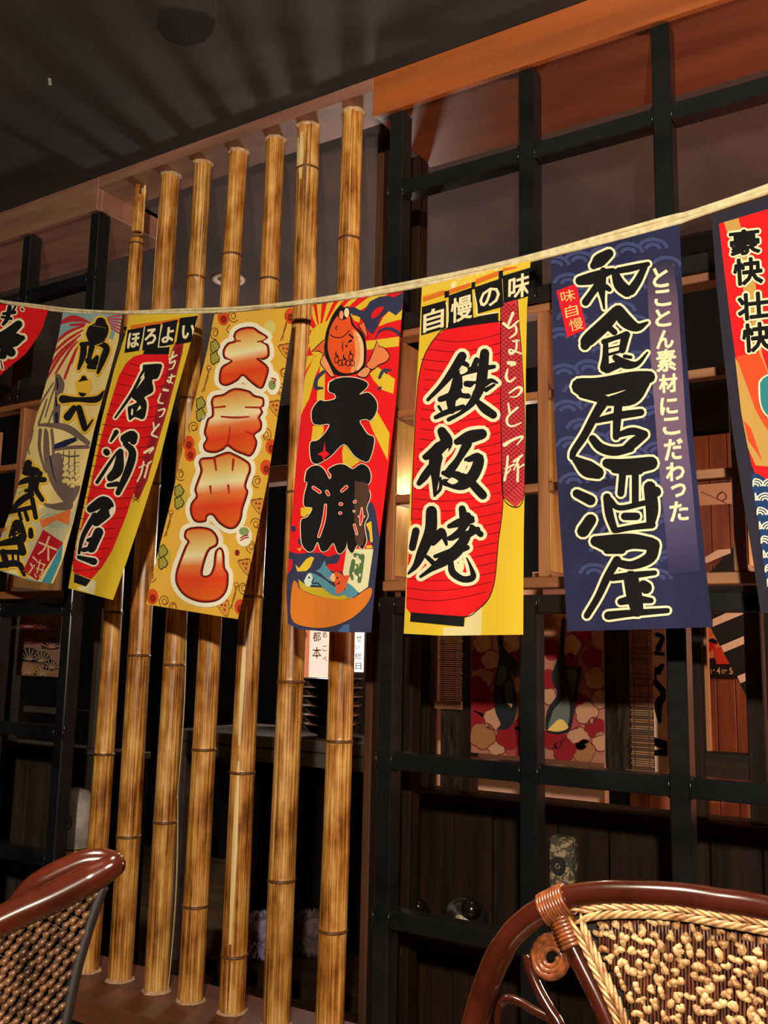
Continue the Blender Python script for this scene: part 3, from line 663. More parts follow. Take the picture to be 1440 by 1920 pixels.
fat = dict(dai=[(555, 220), (565, 195), (600, 175), (660, 170), (700, 195), (745, 225), (715, 250), (748, 272), (752, 330), (720, 350), (688, 347), (748, 402), (735, 470), (715, 515), (690, 510), (640, 470), (603, 442), (570, 472), (510, 500), (475, 485), (475, 430), (490, 395), (540, 362), (500, 342), (495, 300), (520, 262), (560, 248)],
    uri=[(530, 535), (570, 525), (640, 540), (670, 565), (720, 580), (722, 620), (705, 632), (716, 660), (698, 690), (710, 720), (705, 760), (668, 790), (682, 830), (670, 880), (645, 910), (610, 900), (560, 880), (515, 850), (490, 872), (440, 890), (390, 880), (380, 850), (398, 815), (385, 780), (392, 740), (405, 700), (430, 680), (430, 632), (425, 600), (440, 570), (490, 560)],
    de=[(455, 915), (520, 895), (560, 910), (600, 930), (640, 960), (645, 1000), (630, 1040), (618, 1090), (630, 1120), (620, 1160), (600, 1220), (590, 1280), (560, 1325), (520, 1330), (470, 1300), (430, 1252), (395, 1260), (385, 1290), (330, 1290), (305, 1240), (310, 1190), (338, 1150), (330, 1110), (345, 1060), (365, 1000), (355, 950), (370, 930), (430, 925)],
    shi=[(300, 1335), (360, 1330), (420, 1345), (455, 1390), (450, 1430), (415, 1450), (395, 1480), (375, 1540), (365, 1600), (390, 1615), (420, 1600), (440, 1550), (450, 1470), (475, 1450), (490, 1480), (495, 1560), (515, 1600), (510, 1680), (480, 1730), (430, 1755), (350, 1755), (270, 1720), (225, 1660), (220, 1600), (240, 1530), (275, 1440), (290, 1410), (270, 1385), (275, 1350)])
g = Pr(B4, 'white_halo', ZG)
for k, p in fat.items():
    g.fill(inset(p, -20), WHT, 3, True); g.loop(p, 66, WHT, 3)
g.disc((780, 490), 42, 72, WHT, 3); g.disc((612, 1380), 46, 60, WHT, 3)
g.build()
for k, p in fat.items():
    g = Pr(B4, 'character_rim', ZG); g.fill(inset(p, -7), ink(40, 16, 14), 4, True); g.fill(p, ink(176, 34, 20), 5, True); HB = g.build()
    g = Pr(B4, 'character', ZG, par=HB); g.fill(inset(p, 8), FADE, 6, True); g.build()
g = Pr(B4, 'character_line', ZG); DR = ink(170, 40, 22)
for st in ([(440, 632, 9), (500, 626, 12)], [(620, 630, 9), (710, 632, 12)], [(480, 685, 10), (560, 690, 12), (640, 686, 8)], [(530, 745, 6), (525, 800, 9), (512, 855, 12)], [(550, 935, 16), (545, 995, 10)], [(440, 930, 16), (450, 995, 10)], [(415, 1090, 14), (420, 1130, 8)], [(520, 1085, 14), (525, 1130, 8)], [(555, 245, 12), (590, 245, 8)], [(690, 250, 8), (720, 245, 12)], [(670, 790, 10), (620, 770, 6)]): g.stroke(st, DR, 7); g.cut()
g.build()
g = Pr(B4, 'vegetable_doodles', ZG); rr = random.Random(4)
BR = ink(126, 72, 26); OL = ink(160, 150, 60); TOM = ink(214, 76, 30); DG = ink(52, 42, 22)
def clover(x, y, s_=1):
    g.disc((x+10*s_, y), 42*s_, 58*s_, ink(196, 170, 70), 1)
    for dy in (-34, 34): 
        pts = [(x+26*s_*math.cos(t)*(1+.18*math.cos(3*t)), y+dy*s_+34*s_*math.sin(t)*(1+.18*math.sin(4*t))) for t in [k*.6283 for k in range(10)]]
        g.fill(pts, OL, 2, True); g.loop(pts, 5, DG, 3)
def tomato(x, y, s_=1):
    g.disc((x, y), 34*s_, 46*s_, TOM, 1); g.disc((x+2, y+10*s_), 18*s_, 24*s_, ink(176, 40, 22), 2); g.loop([(x+12*s_*math.cos(t), y+8*s_+14*s_*math.sin(t)) for t in [k*.785 for k in range(8)]], 4, DG, 3)
def pizza(x, y, s_=1):
    p = [(x-40*s_, y-34*s_), (x+30*s_, y-48*s_), (x+22*s_, y+46*s_)]; g.fill(p, ink(208, 138, 58), 1)
    g.loop(p, 4, BR, 2)
    for dx, dy in ((-8, -22), (12, -20), (8, 6)): g.disc((x+dx*s_, y+dy*s_), 6, 7, ink(140, 40, 20), 2, 8)
def curl(x, y, s_=1, a=0):
    pts = [(x+s_*r_*math.cos(t+a), y+s_*r_*1.2*math.sin(t+a)) for r_, t in ((34, 0), (32, .9), (30, 1.9), (28, 2.8), (24, 3.8), (16, 4.8), (12, 5.8))]; g.line(pts, 5, BR, 1)
    g.loop([(x+14*s_*math.cos(t), y+18*s_*math.sin(t)) for t in [k*1.05 for k in range(6)]], 4, BR, 2)
def pepper(x, y, s_=1):
    g.line([(x+14*s_, y-70*s_), (x+18*s_, y-20*s_), (x-2*s_, y+40*s_), (x-18*s_, y+74*s_)], 5, BR, 1); g.line([(x+30*s_, y-62*s_), (x+6*s_, y), (x-4*s_, y+70*s_)], 4, BR, 1); g.disc((x+22*s_, y-70*s_), 12, 12, OCH, 1, 8); g.loop([(x+22*s_+13*math.cos(t), y-70*s_+12*math.sin(t)) for t in [k*1.05 for k in range(6)]], 4, BR, 2)
for x, y in ((440, 310), (358, 640), (232, 1150), (138, 1500)): clover(x, y); g.cut('clover_doodle')
for x, y in ((492, 110), (300, 900), (290, 840), (80, 1730), (880, 100), (770, 860), (590, 1790), (740, 980)): tomato(x, y); g.cut('tomato_doodle')
for x, y in ((850, 310), (790, 640), (690, 1210), (615, 1560), (490, 1800)): pizza(x, y); g.cut('pizza_doodle')
for x, y in ((445, 200), (550, 100), (320, 750), (245, 1020), (72, 1610), (150, 1760), (845, 420), (825, 530), (740, 790), (690, 1060), (680, 1310), (655, 1440), (610, 1680), (205, 1790)): curl(x, y, .95, rr.random()*6); g.cut('curl_doodle')
for x, y in ((385, 470), (165, 1310), (840, 170), (545, 1730)): pepper(x, y); g.cut('pepper_doodle')
g.disc((760, 170), 34, 44, ink(214, 196, 110), 1); g.cut('salad_doodle'); g.disc((775, 500), 22, 30, ink(130, 146, 84), 4); g.line([(770, 460), (795, 470), (780, 495)], 8, ink(160, 50, 30), 5)
g.cut('salad_doodle'); g.disc((612, 1350), 30, 24, ink(130, 152, 90), 4); g.line([(590, 1405), (615, 1390), (640, 1385)], 7, ink(160, 50, 30), 5); g.line([(590, 1390), (612, 1378), (636, 1372)], 7, ink(160, 50, 30), 5)
g.cut('salad_doodle'); g.disc((572, 1475), 14, 18, ink(130, 30, 20), 2); g.cut('berry_doodle'); g.line([(530, 150), (510, 180), (525, 200)], 5, BR, 1)
g.build()

# ---- big catch banner
B5 = Banner('red and yellow sunburst banner with a fish above black big-catch characters', [(586, 572), (579, 640), (568, 740), (556, 860), (544, 1000), (537, 1110), (540, 1170)], [(757, 547), (752, 610), (742, 760), (728, 880), (712, 1010), (703, 1100), (696, 1186)], RED, amp=.004, ph=.45, bot=[(537, 1168), (560, 1180), (620, 1185), (697, 1186)])
g = Pr(B5, 'sunburst', ZE)
cx, cy = 440, 480
for a, c in (((372, 175), (352, 275)), ((410, 165), (460, 160)), ((515, 160), (575, 155)), ((625, 150), (675, 140)), ((745, 130), (830, 110)), ((960, 85), (1170, 50)), ((345, 400), (335, 440)), ((325, 490), (320, 530)), ((310, 575), (305, 640))):
    g.fill([(cx+(a[0]-cx)*.25, cy+(a[1]-cy)*.25), (cx+(c[0]-cx)*.25, cy+(c[1]-cy)*.25), (cx+(c[0]-cx)*1.1, cy+(c[1]-cy)*1.1), (cx+(a[0]-cx)*1.1, cy+(a[1]-cy)*1.1)], YEL, 1)
g.fill([(330, 560), (345, 470), (400, 400), (520, 340), (640, 300), (600, 600), (460, 700), (360, 680)], YEL, 1, True)
for q in ([(440, 690), (480, 720), (400, 900), (330, 1150), (235, 1330), (245, 1190), (275, 940), (380, 720)], [(300, 710), (400, 690), (290, 860), (285, 800)], [(450, 790), (495, 860), (490, 1170), (410, 1165), (420, 960)], [(370, 1430), (480, 1425), (480, 1490), (430, 1580), (350, 1600)],
          [(920, 550), (1265, 505), (1260, 605), (930, 642)], [(1050, 400), (1100, 300), (1160, 240), (1230, 285), (1300, 220), (1290, 325), (1150, 360)], [(960, 890), (1040, 820), (1220, 945), (1205, 1098), (1090, 1060), (1000, 960)], [(1035, 1280), (1165, 1510), (1145, 1790), (1100, 1700), (990, 1480), (950, 1380)], [(690, 1620), (800, 1750), (860, 1800), (740, 1880), (680, 1830), (672, 1700)], [(770, 290), (830, 280), (860, 310), (850, 360), (800, 340)]):
    g.fill(q, YEL, 1)
g.build()
g = Pr(B5, 'smoke_swirls', ZE)
g.fill([(740, 200), (800, 198), (860, 230), (900, 240), (960, 140), (1060, 90), (1160, 80), (1210, 100), (1300, 40), (1320, 45), (1290, 230), (1230, 285), (1160, 235), (1080, 300), (1030, 420), (990, 480), (940, 440), (900, 350), (850, 300), (760, 265)], DNV, 2)
g.fill([(975, 320), (985, 260), (1040, 205), (1105, 198), (1070, 260), (1020, 305)], RED, 3, True); g.fill([(1170, 70), (1200, 100), (1250, 75), (1320, 30), (1290, 10)], RED, 3)
g.cut('smoke_swirl'); g.stroke([(1010, 540, 6), (1060, 450, 20), (1140, 420, 30), (1220, 440, 34), (1280, 490, 40)], DNV, 2); g.cut('smoke_swirl'); g.stroke([(480, 870, 36), (410, 940, 40), (400, 1030, 46), (470, 1040, 20)], DNV, 2)
g.cut('smoke_swirl'); g.stroke([(1060, 930, 30), (1100, 860, 34), (1180, 850, 16)], DNV, 2); g.stroke([(1110, 830, 10), (1130, 880, 26)], DNV, 2); g.cut('smoke_swirl'); g.stroke([(1050, 1050, 24), (1075, 1030, 20)], DNV, 2)
g.build()
PE = ink(240, 150, 96); FO = grad('orange_scale_print', [(0, rgb(224, 66, 24)), (.5, rgb(228, 92, 40)), (1, rgb(224, 104, 56))])
g = Pr(B5, 'fish_print', ZE)
g.fill([(640, 190), (665, 175), (690, 200), (740, 195), (765, 290), (800, 390), (860, 440), (910, 520), (925, 650), (912, 800), (850, 870), (740, 905), (620, 905), (550, 830), (505, 720), (488, 600), (505, 460), (555, 320), (600, 240)], BLK, 3, True)
g.fill([(620, 290), (690, 330), (750, 290), (770, 380), (840, 460), (888, 560), (898, 680), (885, 800), (810, 868), (700, 885), (620, 850), (560, 760), (525, 640), (530, 510), (560, 390)], ink(228, 84, 36), 4, True)
g.fill([(800, 440), (850, 480), (888, 560), (898, 680), (885, 800), (820, 860), (850, 740), (850, 600)], ink(240, 196, 140), 5, True); g.fill([(780, 430), (830, 470), (860, 600), (860, 740), (800, 868), (760, 860), (810, 700), (800, 560)], PE, 5, True)
g.disc((665, 280), 26, 50, PE, 5); g.disc((720, 255), 26, 50, ink(244, 214, 170), 5); g.loop([(665+26*math.cos(t), 280+50*math.sin(t)) for t in [k*.785 for k in range(8)]], 7, BLK, 6)
g.line([(545, 480), (600, 512), (680, 505), (750, 435)], 8, BLK, 6); g.line([(625, 395), (605, 415), (620, 438)], 8, BLK, 6); g.stroke([(745, 480, 14), (785, 515, 18)], BLK, 6); g.stroke([(735, 565, 8), (765, 545, 22)], BLK, 6); g.stroke([(680, 560, 4), (675, 610, 12), (682, 650, 6)], BLK, 6); g.disc((717, 602), 10, 14, BLK, 6, 10)
for x, y in ((615, 745), (690, 770), (735, 780), (780, 780), (762, 715), (655, 775)): g.loop([(x+21*math.cos(t), y+30*math.sin(t)) for t in [k*.785 for k in range(8)]], 8, BLK, 6)
for x, y in ((615, 690), (695, 720), (765, 675)): g.stroke([(x-4, y-35, 4), (x-6, y, 16), (x+18, y+20, 10)], BLK, 6)
for q, c_ in (([(350, 660), (485, 535), (495, 600), (490, 690), (430, 660)], ink(230, 96, 50)), ([(480, 690), (520, 740), (590, 890), (595, 920), (550, 920), (490, 850), (440, 770)], PE), ([(1035, 540), (1060, 600), (1100, 610), (1150, 660), (1170, 715), (1130, 770), (1060, 800), (985, 850), (920, 800), (960, 730)], ink(234, 130, 76)), ([(840, 870), (915, 815), (970, 850), (920, 930), (830, 915)], ink(236, 150, 100)), ([(840, 390), (900, 350), (930, 430), (940, 520), (890, 470)], ink(232, 110, 60))):
    g.fill(q, BLK, 3, True); g.fill(inset(q, 9), c_, 4, True)
g.build()
def outlined(ban, fr, pts, m, om, layer, w, name='character'):
    g = Pr(ban, name, fr); g.loop(pts, w, om, layer); g.fill(pts, m, layer+1, True); return g
g = outlined(B5, ZE, [(540, 980), (620, 940), (720, 925), (840, 940), (930, 980), (930, 1030), (850, 1105), (930, 1085), (980, 1110), (1030, 1180), (1035, 1260), (1000, 1340), (960, 1375), (920, 1360), (855, 1380), (890, 1450), (940, 1520), (1005, 1555), (990, 1680), (950, 1790), (900, 1800), (800, 1740), (692, 1620), (560, 1740), (470, 1800), (400, 1825), (350, 1780), (342, 1610), (420, 1580), (500, 1500), (540, 1415), (440, 1420), (370, 1400), (355, 1300), (380, 1230), (440, 1165), (500, 1175), (600, 1150), (595, 1100), (535, 1070)], BLK, CRM, 6, 16)
g.fill([(490, 1590), (500, 1690), (545, 1725), (500, 1760), (480, 1800), (465, 1750), (415, 1725), (475, 1695)], RED, 8); g.build()
g = outlined(B5, ZF, [(290, 230), (340, 185), (410, 175), (470, 220), (520, 310), (540, 270), (510, 215), (600, 165), (680, 170), (750, 210), (800, 180), (850, 160), (910, 200), (935, 280), (920, 350), (880, 385), (920, 430), (925, 500), (890, 600), (905, 680), (870, 760), (880, 850), (890, 930), (850, 1010), (800, 970), (750, 1050), (705, 1000), (692, 900), (678, 780), (655, 780), (690, 860), (690, 980), (640, 1050), (600, 1040), (560, 950), (500, 1020), (440, 1030), (402, 940), (360, 1020), (310, 1035), (250, 970), (235, 850), (240, 720), (300, 690), (350, 600), (270, 580), (270, 470), (300, 350), (275, 330)], BLK, CRM, 6, 15)
BRN_LIT = ink(84, 58, 48); g.fill([(775, 330), (900, 360), (915, 490), (885, 610), (895, 680), (862, 760), (875, 900), (840, 985), (790, 950), (770, 800)], BRN_LIT, 8, True)  # brown fill paints light coming through the right part of the character
for st in ([(360, 395, 22), (425, 440, 24)], [(495, 435, 22), (510, 465, 22)], [(645, 430, 20), (690, 390, 26)], [(630, 560, 24), (640, 562, 24)], [(625, 652, 20), (632, 650, 20)], [(772, 540, 20), (778, 535, 20)], [(765, 632, 14), (768, 632, 14)], [(482, 570, 16), (465, 720, 24), (415, 885, 18)], [(770, 770, 16), (795, 860, 14)], [(845, 600, 6), (840, 690, 24), (830, 770, 6)], [(815, 685, 10), (865, 685, 10)]):
    g.stroke(st, CRM, 9, 1.2); g.stroke(st, RED, 10)
g.build()
g = Pr(B5, 'boat_print', ZF)
g.fill([(85, 1030), (210, 1058), (320, 1045), (430, 1050), (510, 1090), (590, 1060), (630, 1075), (600, 1150), (500, 1160), (490, 1200), (560, 1235), (650, 1235), (660, 1300), (800, 1440), (900, 1300), (960, 1000), (890, 900), (880, 760), (900, 560), (950, 540), (980, 620), (1020, 880), (1060, 900), (1060, 1860), (60, 1860), (60, 1300)], DNV, 2)
g.fill([(165, 1320), (200, 1350), (220, 1400), (330, 1460), (500, 1500), (650, 1515), (760, 1500), (880, 1420), (940, 1400), (940, 1470), (880, 1580), (760, 1690), (620, 1760), (480, 1795), (350, 1795), (220, 1770), (150, 1720), (130, 1600), (145, 1400)], ink(214, 120, 40), 5, True)
g.fill([(210, 1310), (260, 1350), (340, 1390), (480, 1400), (540, 1450), (700, 1470), (750, 1500), (600, 1515), (450, 1490), (320, 1450), (230, 1400)], ink(196, 170, 40), 4, True)
g.fill([(690, 1010), (960, 1010), (905, 1390), (820, 1450), (700, 1350), (655, 1250)], ink(226, 218, 170), 3)
GR = ink(84, 112, 70)
for st in ([(780, 1070, 44), (850, 1090, 40)], [(850, 1080, 46), (840, 1180, 44), (820, 1330, 40)], [(760, 1130, 40), (740, 1250, 44), (750, 1310, 24)], [(790, 1180, 46), (800, 1250, 40)], [(740, 1220, 30), (830, 1280, 34)]): g.stroke(st, GR, 4)
for x, y in ((830, 1135), (782, 1190), (760, 1255), (825, 1270), (800, 1090)): g.disc((x, y), 10, 18, ink(226, 218, 170), 5, 10)
BL = ink(86, 142, 160)
g.fill([(380, 1230), (430, 1200), (470, 1130), (490, 1180), (540, 1240), (600, 1330), (520, 1330), (440, 1260)], BL, 5, True)
g.fill([(265, 1330), (310, 1255), (370, 1258), (480, 1320), (560, 1380), (690, 1430), (640, 1475), (560, 1470), (480, 1420), (440, 1385), (350, 1370), (300, 1390)], BL, 6, True); g.fill([(265, 1330), (310, 1255), (345, 1270), (350, 1350), (300, 1390)], ink(210, 222, 206), 7, True); g.disc((318, 1295), 9, 11, BLK, 8, 10); g.line([(365, 1305), (345, 1350), (400, 1350), (435, 1380)], 10, BLK, 8)
g.fill([(540, 1290), (580, 1240), (640, 1260), (690, 1340), (680, 1400), (600, 1460), (580, 1370)], ink(226, 92, 44), 7, True); g.fill([(665, 1275), (725, 1270), (700, 1340)], ink(226, 92, 44), 7); g.disc((600, 1298), 9, 11, BLK, 8, 10); g.line([(595, 1365), (615, 1350), (625, 1335)], 8, BLK, 8); g.fill([(520, 1300), (560, 1250), (580, 1300), (560, 1340)], ink(240, 190, 130), 8, True)
g.fill([(690, 1340), (760, 1390), (805, 1450), (760, 1490), (680, 1480)], BL, 5, True)
for q in ([(180, 1165), (215, 1200), (290, 1110), (340, 1085), (368, 1100), (330, 1190), (290, 1230), (200, 1235)], [(885, 760), (940, 730), (955, 940), (930, 945), (920, 840)], [(890, 980), (940, 970), (955, 1000), (890, 1005)], [(190, 1000), (215, 1010), (245, 990), (225, 1035)]): g.fill(q, YEL, 4)
g.fill([(100, 1110), (150, 1120), (145, 1200), (95, 1260)], ink(214, 30, 50), 3, True); g.fill([(235, 595), (350, 598), (320, 650), (270, 690), (235, 680)], YEL, 7); g.fill([(610, 1830), (660, 1770), (720, 1760), (720, 1860), (610, 1860)], ink(70, 100, 140), 3)
g.disc((160, 805), 26, 30, DNV, 2); g.fill([(205, 920), (230, 890), (250, 970), (215, 965)], DNV, 2)
g.build()

# ---- navy izakaya banner
NV2 = mat('navy_wave_cloth', rgb(46, 48, 82), rough=.85, spec=.15, col2=rgb(36, 36, 62), scale=(5, 5, 3), bump=.05)
B7 = Banner('navy banner with large cream outlined izakaya lettering and a pale purple side stripe', [(1033, 484), (1036, 640), (1040, 800), (1048, 960), (1057, 1080), (1064, 1184)], [(1274, 420), (1280, 560), (1293, 740), (1307, 900), (1322, 1050), (1336, 1176)], NV2, amp=.004, ph=.8)
g = Pr(B7, 'wave_pattern'); W1 = ink(66, 70, 112); rr = random.Random(11)
for r_ in range(19):
    for k in range(6):
        x = 1040+k*46+(23 if r_ % 2 else 0)+r_*3; y = 500+r_*34-k*8
        if x > 1262 or y > 1100 or (x > 1195+r_*4 and y > 520): continue
        if rr.random() < .12: continue
        for q in (24, 12): g.line([(x+q*1.15*math.cos(t), y-q*math.sin(t)*.8) for t in (.15, .8, 1.57, 2.3, 3.0)], 7, W1, 1)
        g.cut('wave_motif')
g.build()
g = Pr(B7, 'purple_stripe', ZC); 
PUR = grad('purple_fade_print', [(0, rgb(46, 46, 80)), (.2, rgb(92, 80, 114)), (.55, rgb(126, 96, 116)), (.85, rgb(96, 76, 96)), (1, rgb(46, 44, 66))])
g.fill([(815, 330), (1020, 280), (1060, 560), (1100, 1150), (1130, 1640), (1170, 2000), (1205, 2400), (1240, 2760), (990, 2790), (960, 2400), (910, 1900), (880, 1500), (850, 1100), (830, 700)], PUR, 2); HB = g.build()
g = Pr(B7, 'side_lettering', ZC, par=HB)
for ch, x, y, w, h in (('と', 925, 425, 118, 150), ('こ', 942, 588, 124, 122), ('と', 945, 745, 118, 132), ('ん', 960, 915, 130, 140), ('素', 970, 1083, 150, 170), ('材', 985, 1265, 140, 140), ('に', 992, 1445, 130, 130), ('こ', 1012, 1605, 130, 130), ('だ', 1028, 1790, 140, 160), ('わ', 1042, 1965, 140, 140), ('っ', 1068, 2115, 110, 100), ('た', 1072, 2280, 140, 150)):
    g.text(ch, x, y, w, h, CRM, 4, shear=-.03, rise=-.1, bold=0, outline=CRM, ow=1.25); g.cut()
g.build()
g = Pr(B7, 'red_seal', ZC); g.fill([(97, 530), (255, 472), (338, 832), (185, 902)], ink(216, 28, 44), 4); g.cut(); g.par = g.last
for ch, x, y, w, h in (('味', 190, 570, 110, 96), ('自', 218, 690, 100, 96), ('慢', 255, 795, 105, 100)): g.text(ch, x, y, w, h, ink(240, 206, 120), 6, shear=-.18, rise=-.28, bold=0); g.cut('seal_lettering')
g.build()
wa = [[(515, 235, 62), (440, 290, 86), (395, 330, 50)], [(285, 450, 60), (380, 430, 78), (470, 395, 60), (545, 370, 36)], [(470, 370, 44), (455, 480, 60), (468, 600, 26), (478, 670, 14)], [(440, 470, 54), (380, 550, 46), (330, 620, 50)], [(490, 500, 40), (520, 520, 30)],
      [(560, 380, 44), (600, 480, 76), (660, 535, 74)], [(590, 370, 40), (700, 350, 44), (825, 318, 30)], [(800, 340, 40), (745, 450, 52), (690, 530, 60)]]
NVF = ink(40, 40, 70)
brush(B7, ZC, wa, BLK, 4, CRM, 4.4, wm=1.22)
shoku = [[(580, 690, 70), (480, 800, 88), (350, 920, 86), (325, 965, 60)], [(590, 690, 76), (650, 770, 88), (740, 820, 56), (822, 782, 16)], [(525, 830, 40), (560, 860, 40)], [(475, 935, 36), (580, 900, 30), (655, 880, 50)], [(645, 890, 56), (622, 1000, 46)], [(490, 940, 34), (488, 1060, 44), (480, 1140, 60)], [(500, 990, 10), (610, 965, 10)], [(500, 1040, 18), (610, 1010, 18)], [(565, 1060, 40), (640, 1110, 64), (740, 1110, 34), (822, 1020, 12)], [(500, 1150, 60), (610, 1110, 44)], [(640, 1050, 26), (690, 1058, 22)]]
brush(B7, ZC, shoku, BLK, 4, CRM, 4.4, wm=1.22)
kyo = [[(285, 1290, 110), (450, 1290, 120), (700, 1235, 104), (835, 1215, 80)], [(300, 1350, 50), (450, 1390, 50)], [(790, 1250, 90), (690, 1370, 110), (500, 1410, 56)], [(480, 1400, 70), (400, 1530, 56), (320, 1680, 52), (240, 1800, 46), (225, 1850, 40)], [(255, 1875, 50), (340, 1940, 108), (425, 1975, 84)],
       [(420, 1560, 36), (600, 1520, 50), (770, 1495, 46)], [(590, 1440, 54), (580, 1560, 54), (572, 1690, 44)], [(385, 1705, 50), (450, 1775, 60), (560, 1805, 60), (690, 1780, 50)], [(800, 1675, 46), (720, 1730, 66), (660, 1780, 60)], [(590, 1675, 36), (700, 1645, 50), (800, 1668, 46)]]
brush(B7, ZC, kyo, BLK, 4, CRM, 4.4, wm=1.22)
sake = [[(260, 530, 56), (370, 585, 66)], [(370, 740, 76), (310, 830, 80)], [(500, 290, 62), (650, 320, 108), (850, 290, 88)], [(560, 340, 50), (760, 350, 50)], [(625, 370, 46), (610, 530, 46)], [(725, 370, 46), (725, 610, 46)], [(500, 560, 52), (520, 700, 56), (560, 820, 44)], [(520, 580, 40), (600, 645, 36), (800, 605, 36)], [(840, 480, 80), (858, 650, 84), (848, 760, 60)], [(890, 510, 60), (895, 520, 60)], [(570, 825, 36), (700, 800, 36), (860, 780, 46)], [(640, 712, 50), (735, 712, 50)]]
brush(B7, ZD, sake, BLK, 4, CRM, 4.4, wm=1.22)
ya = [[(410, 910, 70), (550, 930, 124), (700, 910, 100), (850, 930, 84)], [(870, 940, 84), (840, 1040, 76), (700, 1100, 56), (580, 1080, 50)], [(500, 980, 50), (620, 980, 50)], [(580, 1060, 56), (500, 1200, 52), (430, 1350, 46), (340, 1500, 42)], [(540, 1200, 44), (700, 1180, 46), (880, 1160, 32)], [(690, 1200, 96), (715, 1330, 104), (740, 1460, 84)], [(790, 1260, 70), (810, 1280, 80)], [(610, 1390, 46), (720, 1370, 56), (850, 1380, 36)], [(510, 1500, 56), (700, 1480, 46), (980, 1460, 34)]]
brush(B7, ZD, ya, BLK, 4, CRM, 4.4, wm=1.22)

# ---- left banners
SND = ink(226, 200, 130)
B2 = Banner('cream banner with a sailing ship, fireworks and black prosperity characters', [(118, 586), (108, 640), (90, 705), (66, 790), (48, 860), (26, 940), (0, 1010), (-14, 1060)], [(229, 590), (222, 640), (200, 720), (178, 800), (160, 880), (140, 970), (118, 1050), (99, 1094)], SND, amp=.006, ph=.2, bot=[(-14, 1066), (30, 1080), (62, 1090), (99, 1094)])
g = Pr(B2, 'firework_print', ZI); FR = ink(190, 44, 50); SK = ink(134, 166, 166)
g.fill([(390, 130), (760, 150), (700, 320), (640, 300), (600, 200), (520, 230), (340, 330), (360, 230)], SK, 1)
for st in ([(380, 215, 20), (440, 190, 40), (500, 195, 30), (560, 215, 8)], [(440, 230, 14), (520, 225, 20)], [(345, 335, 16), (430, 270, 18), (520, 235, 10)], [(330, 400, 14), (420, 320, 16), (515, 260, 8)], [(300, 500, 12), (380, 390, 16), (500, 290, 8)], [(290, 560, 14), (370, 430, 16), (470, 320, 8)], [(345, 530, 12), (430, 390, 14), (480, 330, 8)], [(400, 560, 14), (430, 480, 16), (470, 380, 8)], [(445, 465, 12), (490, 340, 8)]): g.stroke(st, FR, 2)
for k in range(6): g.stroke([(660, 190+k*8, 6), (700, 175+k*16, 9), (748, 172+k*22, 12)], ink(196, 64, 84), 2)
g.build()
g = Pr(B2, 'ship_print', ZI); SB = ink(112, 92, 82); NB = ink(30, 36, 66)
g.fill([(310, 1040), (380, 1030), (400, 1180), (440, 1240), (500, 1230), (440, 1345), (370, 1300), (300, 1180), (270, 1040), (275, 880), (300, 900)], SB, 2, True)
g.fill([(255, 1330), (330, 1340), (440, 1320), (445, 1370), (370, 1380), (290, 1360)], SB, 2, True)
for st in ([(360, 550, 36), (370, 600, 60), (360, 680, 40), (350, 780, 44), (350, 840, 36)], [(240, 850, 14), (300, 850, 24), (420, 870, 44), (545, 960, 30)], [(250, 880, 20), (245, 1000, 18), (280, 1140, 14)], [(320, 880, 18), (330, 980, 20), (330, 1030, 16)], [(340, 1005, 10), (430, 990, 20), (545, 985, 22)], [(205, 830, 8), (250, 720, 10), (330, 590, 8)], [(280, 800, 8), (310, 700, 8), (345, 600, 8)], [(170, 1000, 10), (190, 940, 12), (205, 880, 10)], [(180, 1030, 8), (175, 980, 6)], [(240, 840, 12), (275, 740, 10), (290, 690, 8)], [(300, 840, 8), (330, 760, 8)]): g.stroke(st, SB, 3)
g.fill([(330, 1000), (340, 970), (400, 945), (470, 925), (480, 945), (400, 985)], NB, 4); g.stroke([(352, 560, 8), (358, 600, 12), (355, 630, 6)], NB, 4); g.stroke([(350, 680, 12), (350, 730, 12)], NB, 4); g.stroke([(352, 780, 20), (350, 830, 22)], NB, 4); g.stroke([(310, 1050, 10), (330, 1150, 8), (350, 1210, 4)], NB, 4)
for r_ in range(4):
    for k in range(3): g.disc((405+k*38-r_*2, 1085+r_*38+k*6), 15, 14, SND, 4, 8)
for k in range(4): g.stroke([(385, 1035+k*44, 8), (430, 1045+k*44, 10), (490, 1040+k*44, 8)], SB, 3)
for x in (395, 430, 465): g.stroke([(x, 1010, 6), (x-2, 1100, 8), (x+5, 1230, 8)], SB, 3)
g.build()
g = Pr(B2, 'sea_print', ZI)
g.fill([(230, 1380), (300, 1350), (450, 1390), (500, 1250), (520, 1300), (400, 1560), (360, 1640), (200, 1790), (60, 1700), (0, 1640), (0, 1500)], ink(190, 180, 140), 1)
for k in range(10):
    for c_, s_ in (((180, 1330), 1), ((330, 1500), 1.2), ((90, 1250), .9)): 
        if k < 6: g.line([(c_[0]+s_*(20+k*16)*math.cos(t), c_[1]-s_*(20+k*16)*math.sin(t)*.8) for t in (.2, .7, 1.2, 1.8, 2.4)], 6, ink(140, 160, 150), 2)
g.fill([(245, 1440), (320, 1420), (440, 1370), (425, 1470), (350, 1440), (260, 1490)], ink(224, 112, 50), 3); g.fill([(-20, 1450), (30, 1470), (40, 1500), (-10, 1520)], ink(224, 112, 50), 3)
g.fill([(240, 1860), (390, 1580), (380, 1680), (300, 1870)], TEAL, 3); g.fill([(-40, 1740), (60, 1770), (160, 1800), (300, 1840), (300, 1900), (-60, 1860)], ink(110, 150, 160), 3)
g.build()
YO = ink(226, 180, 56)
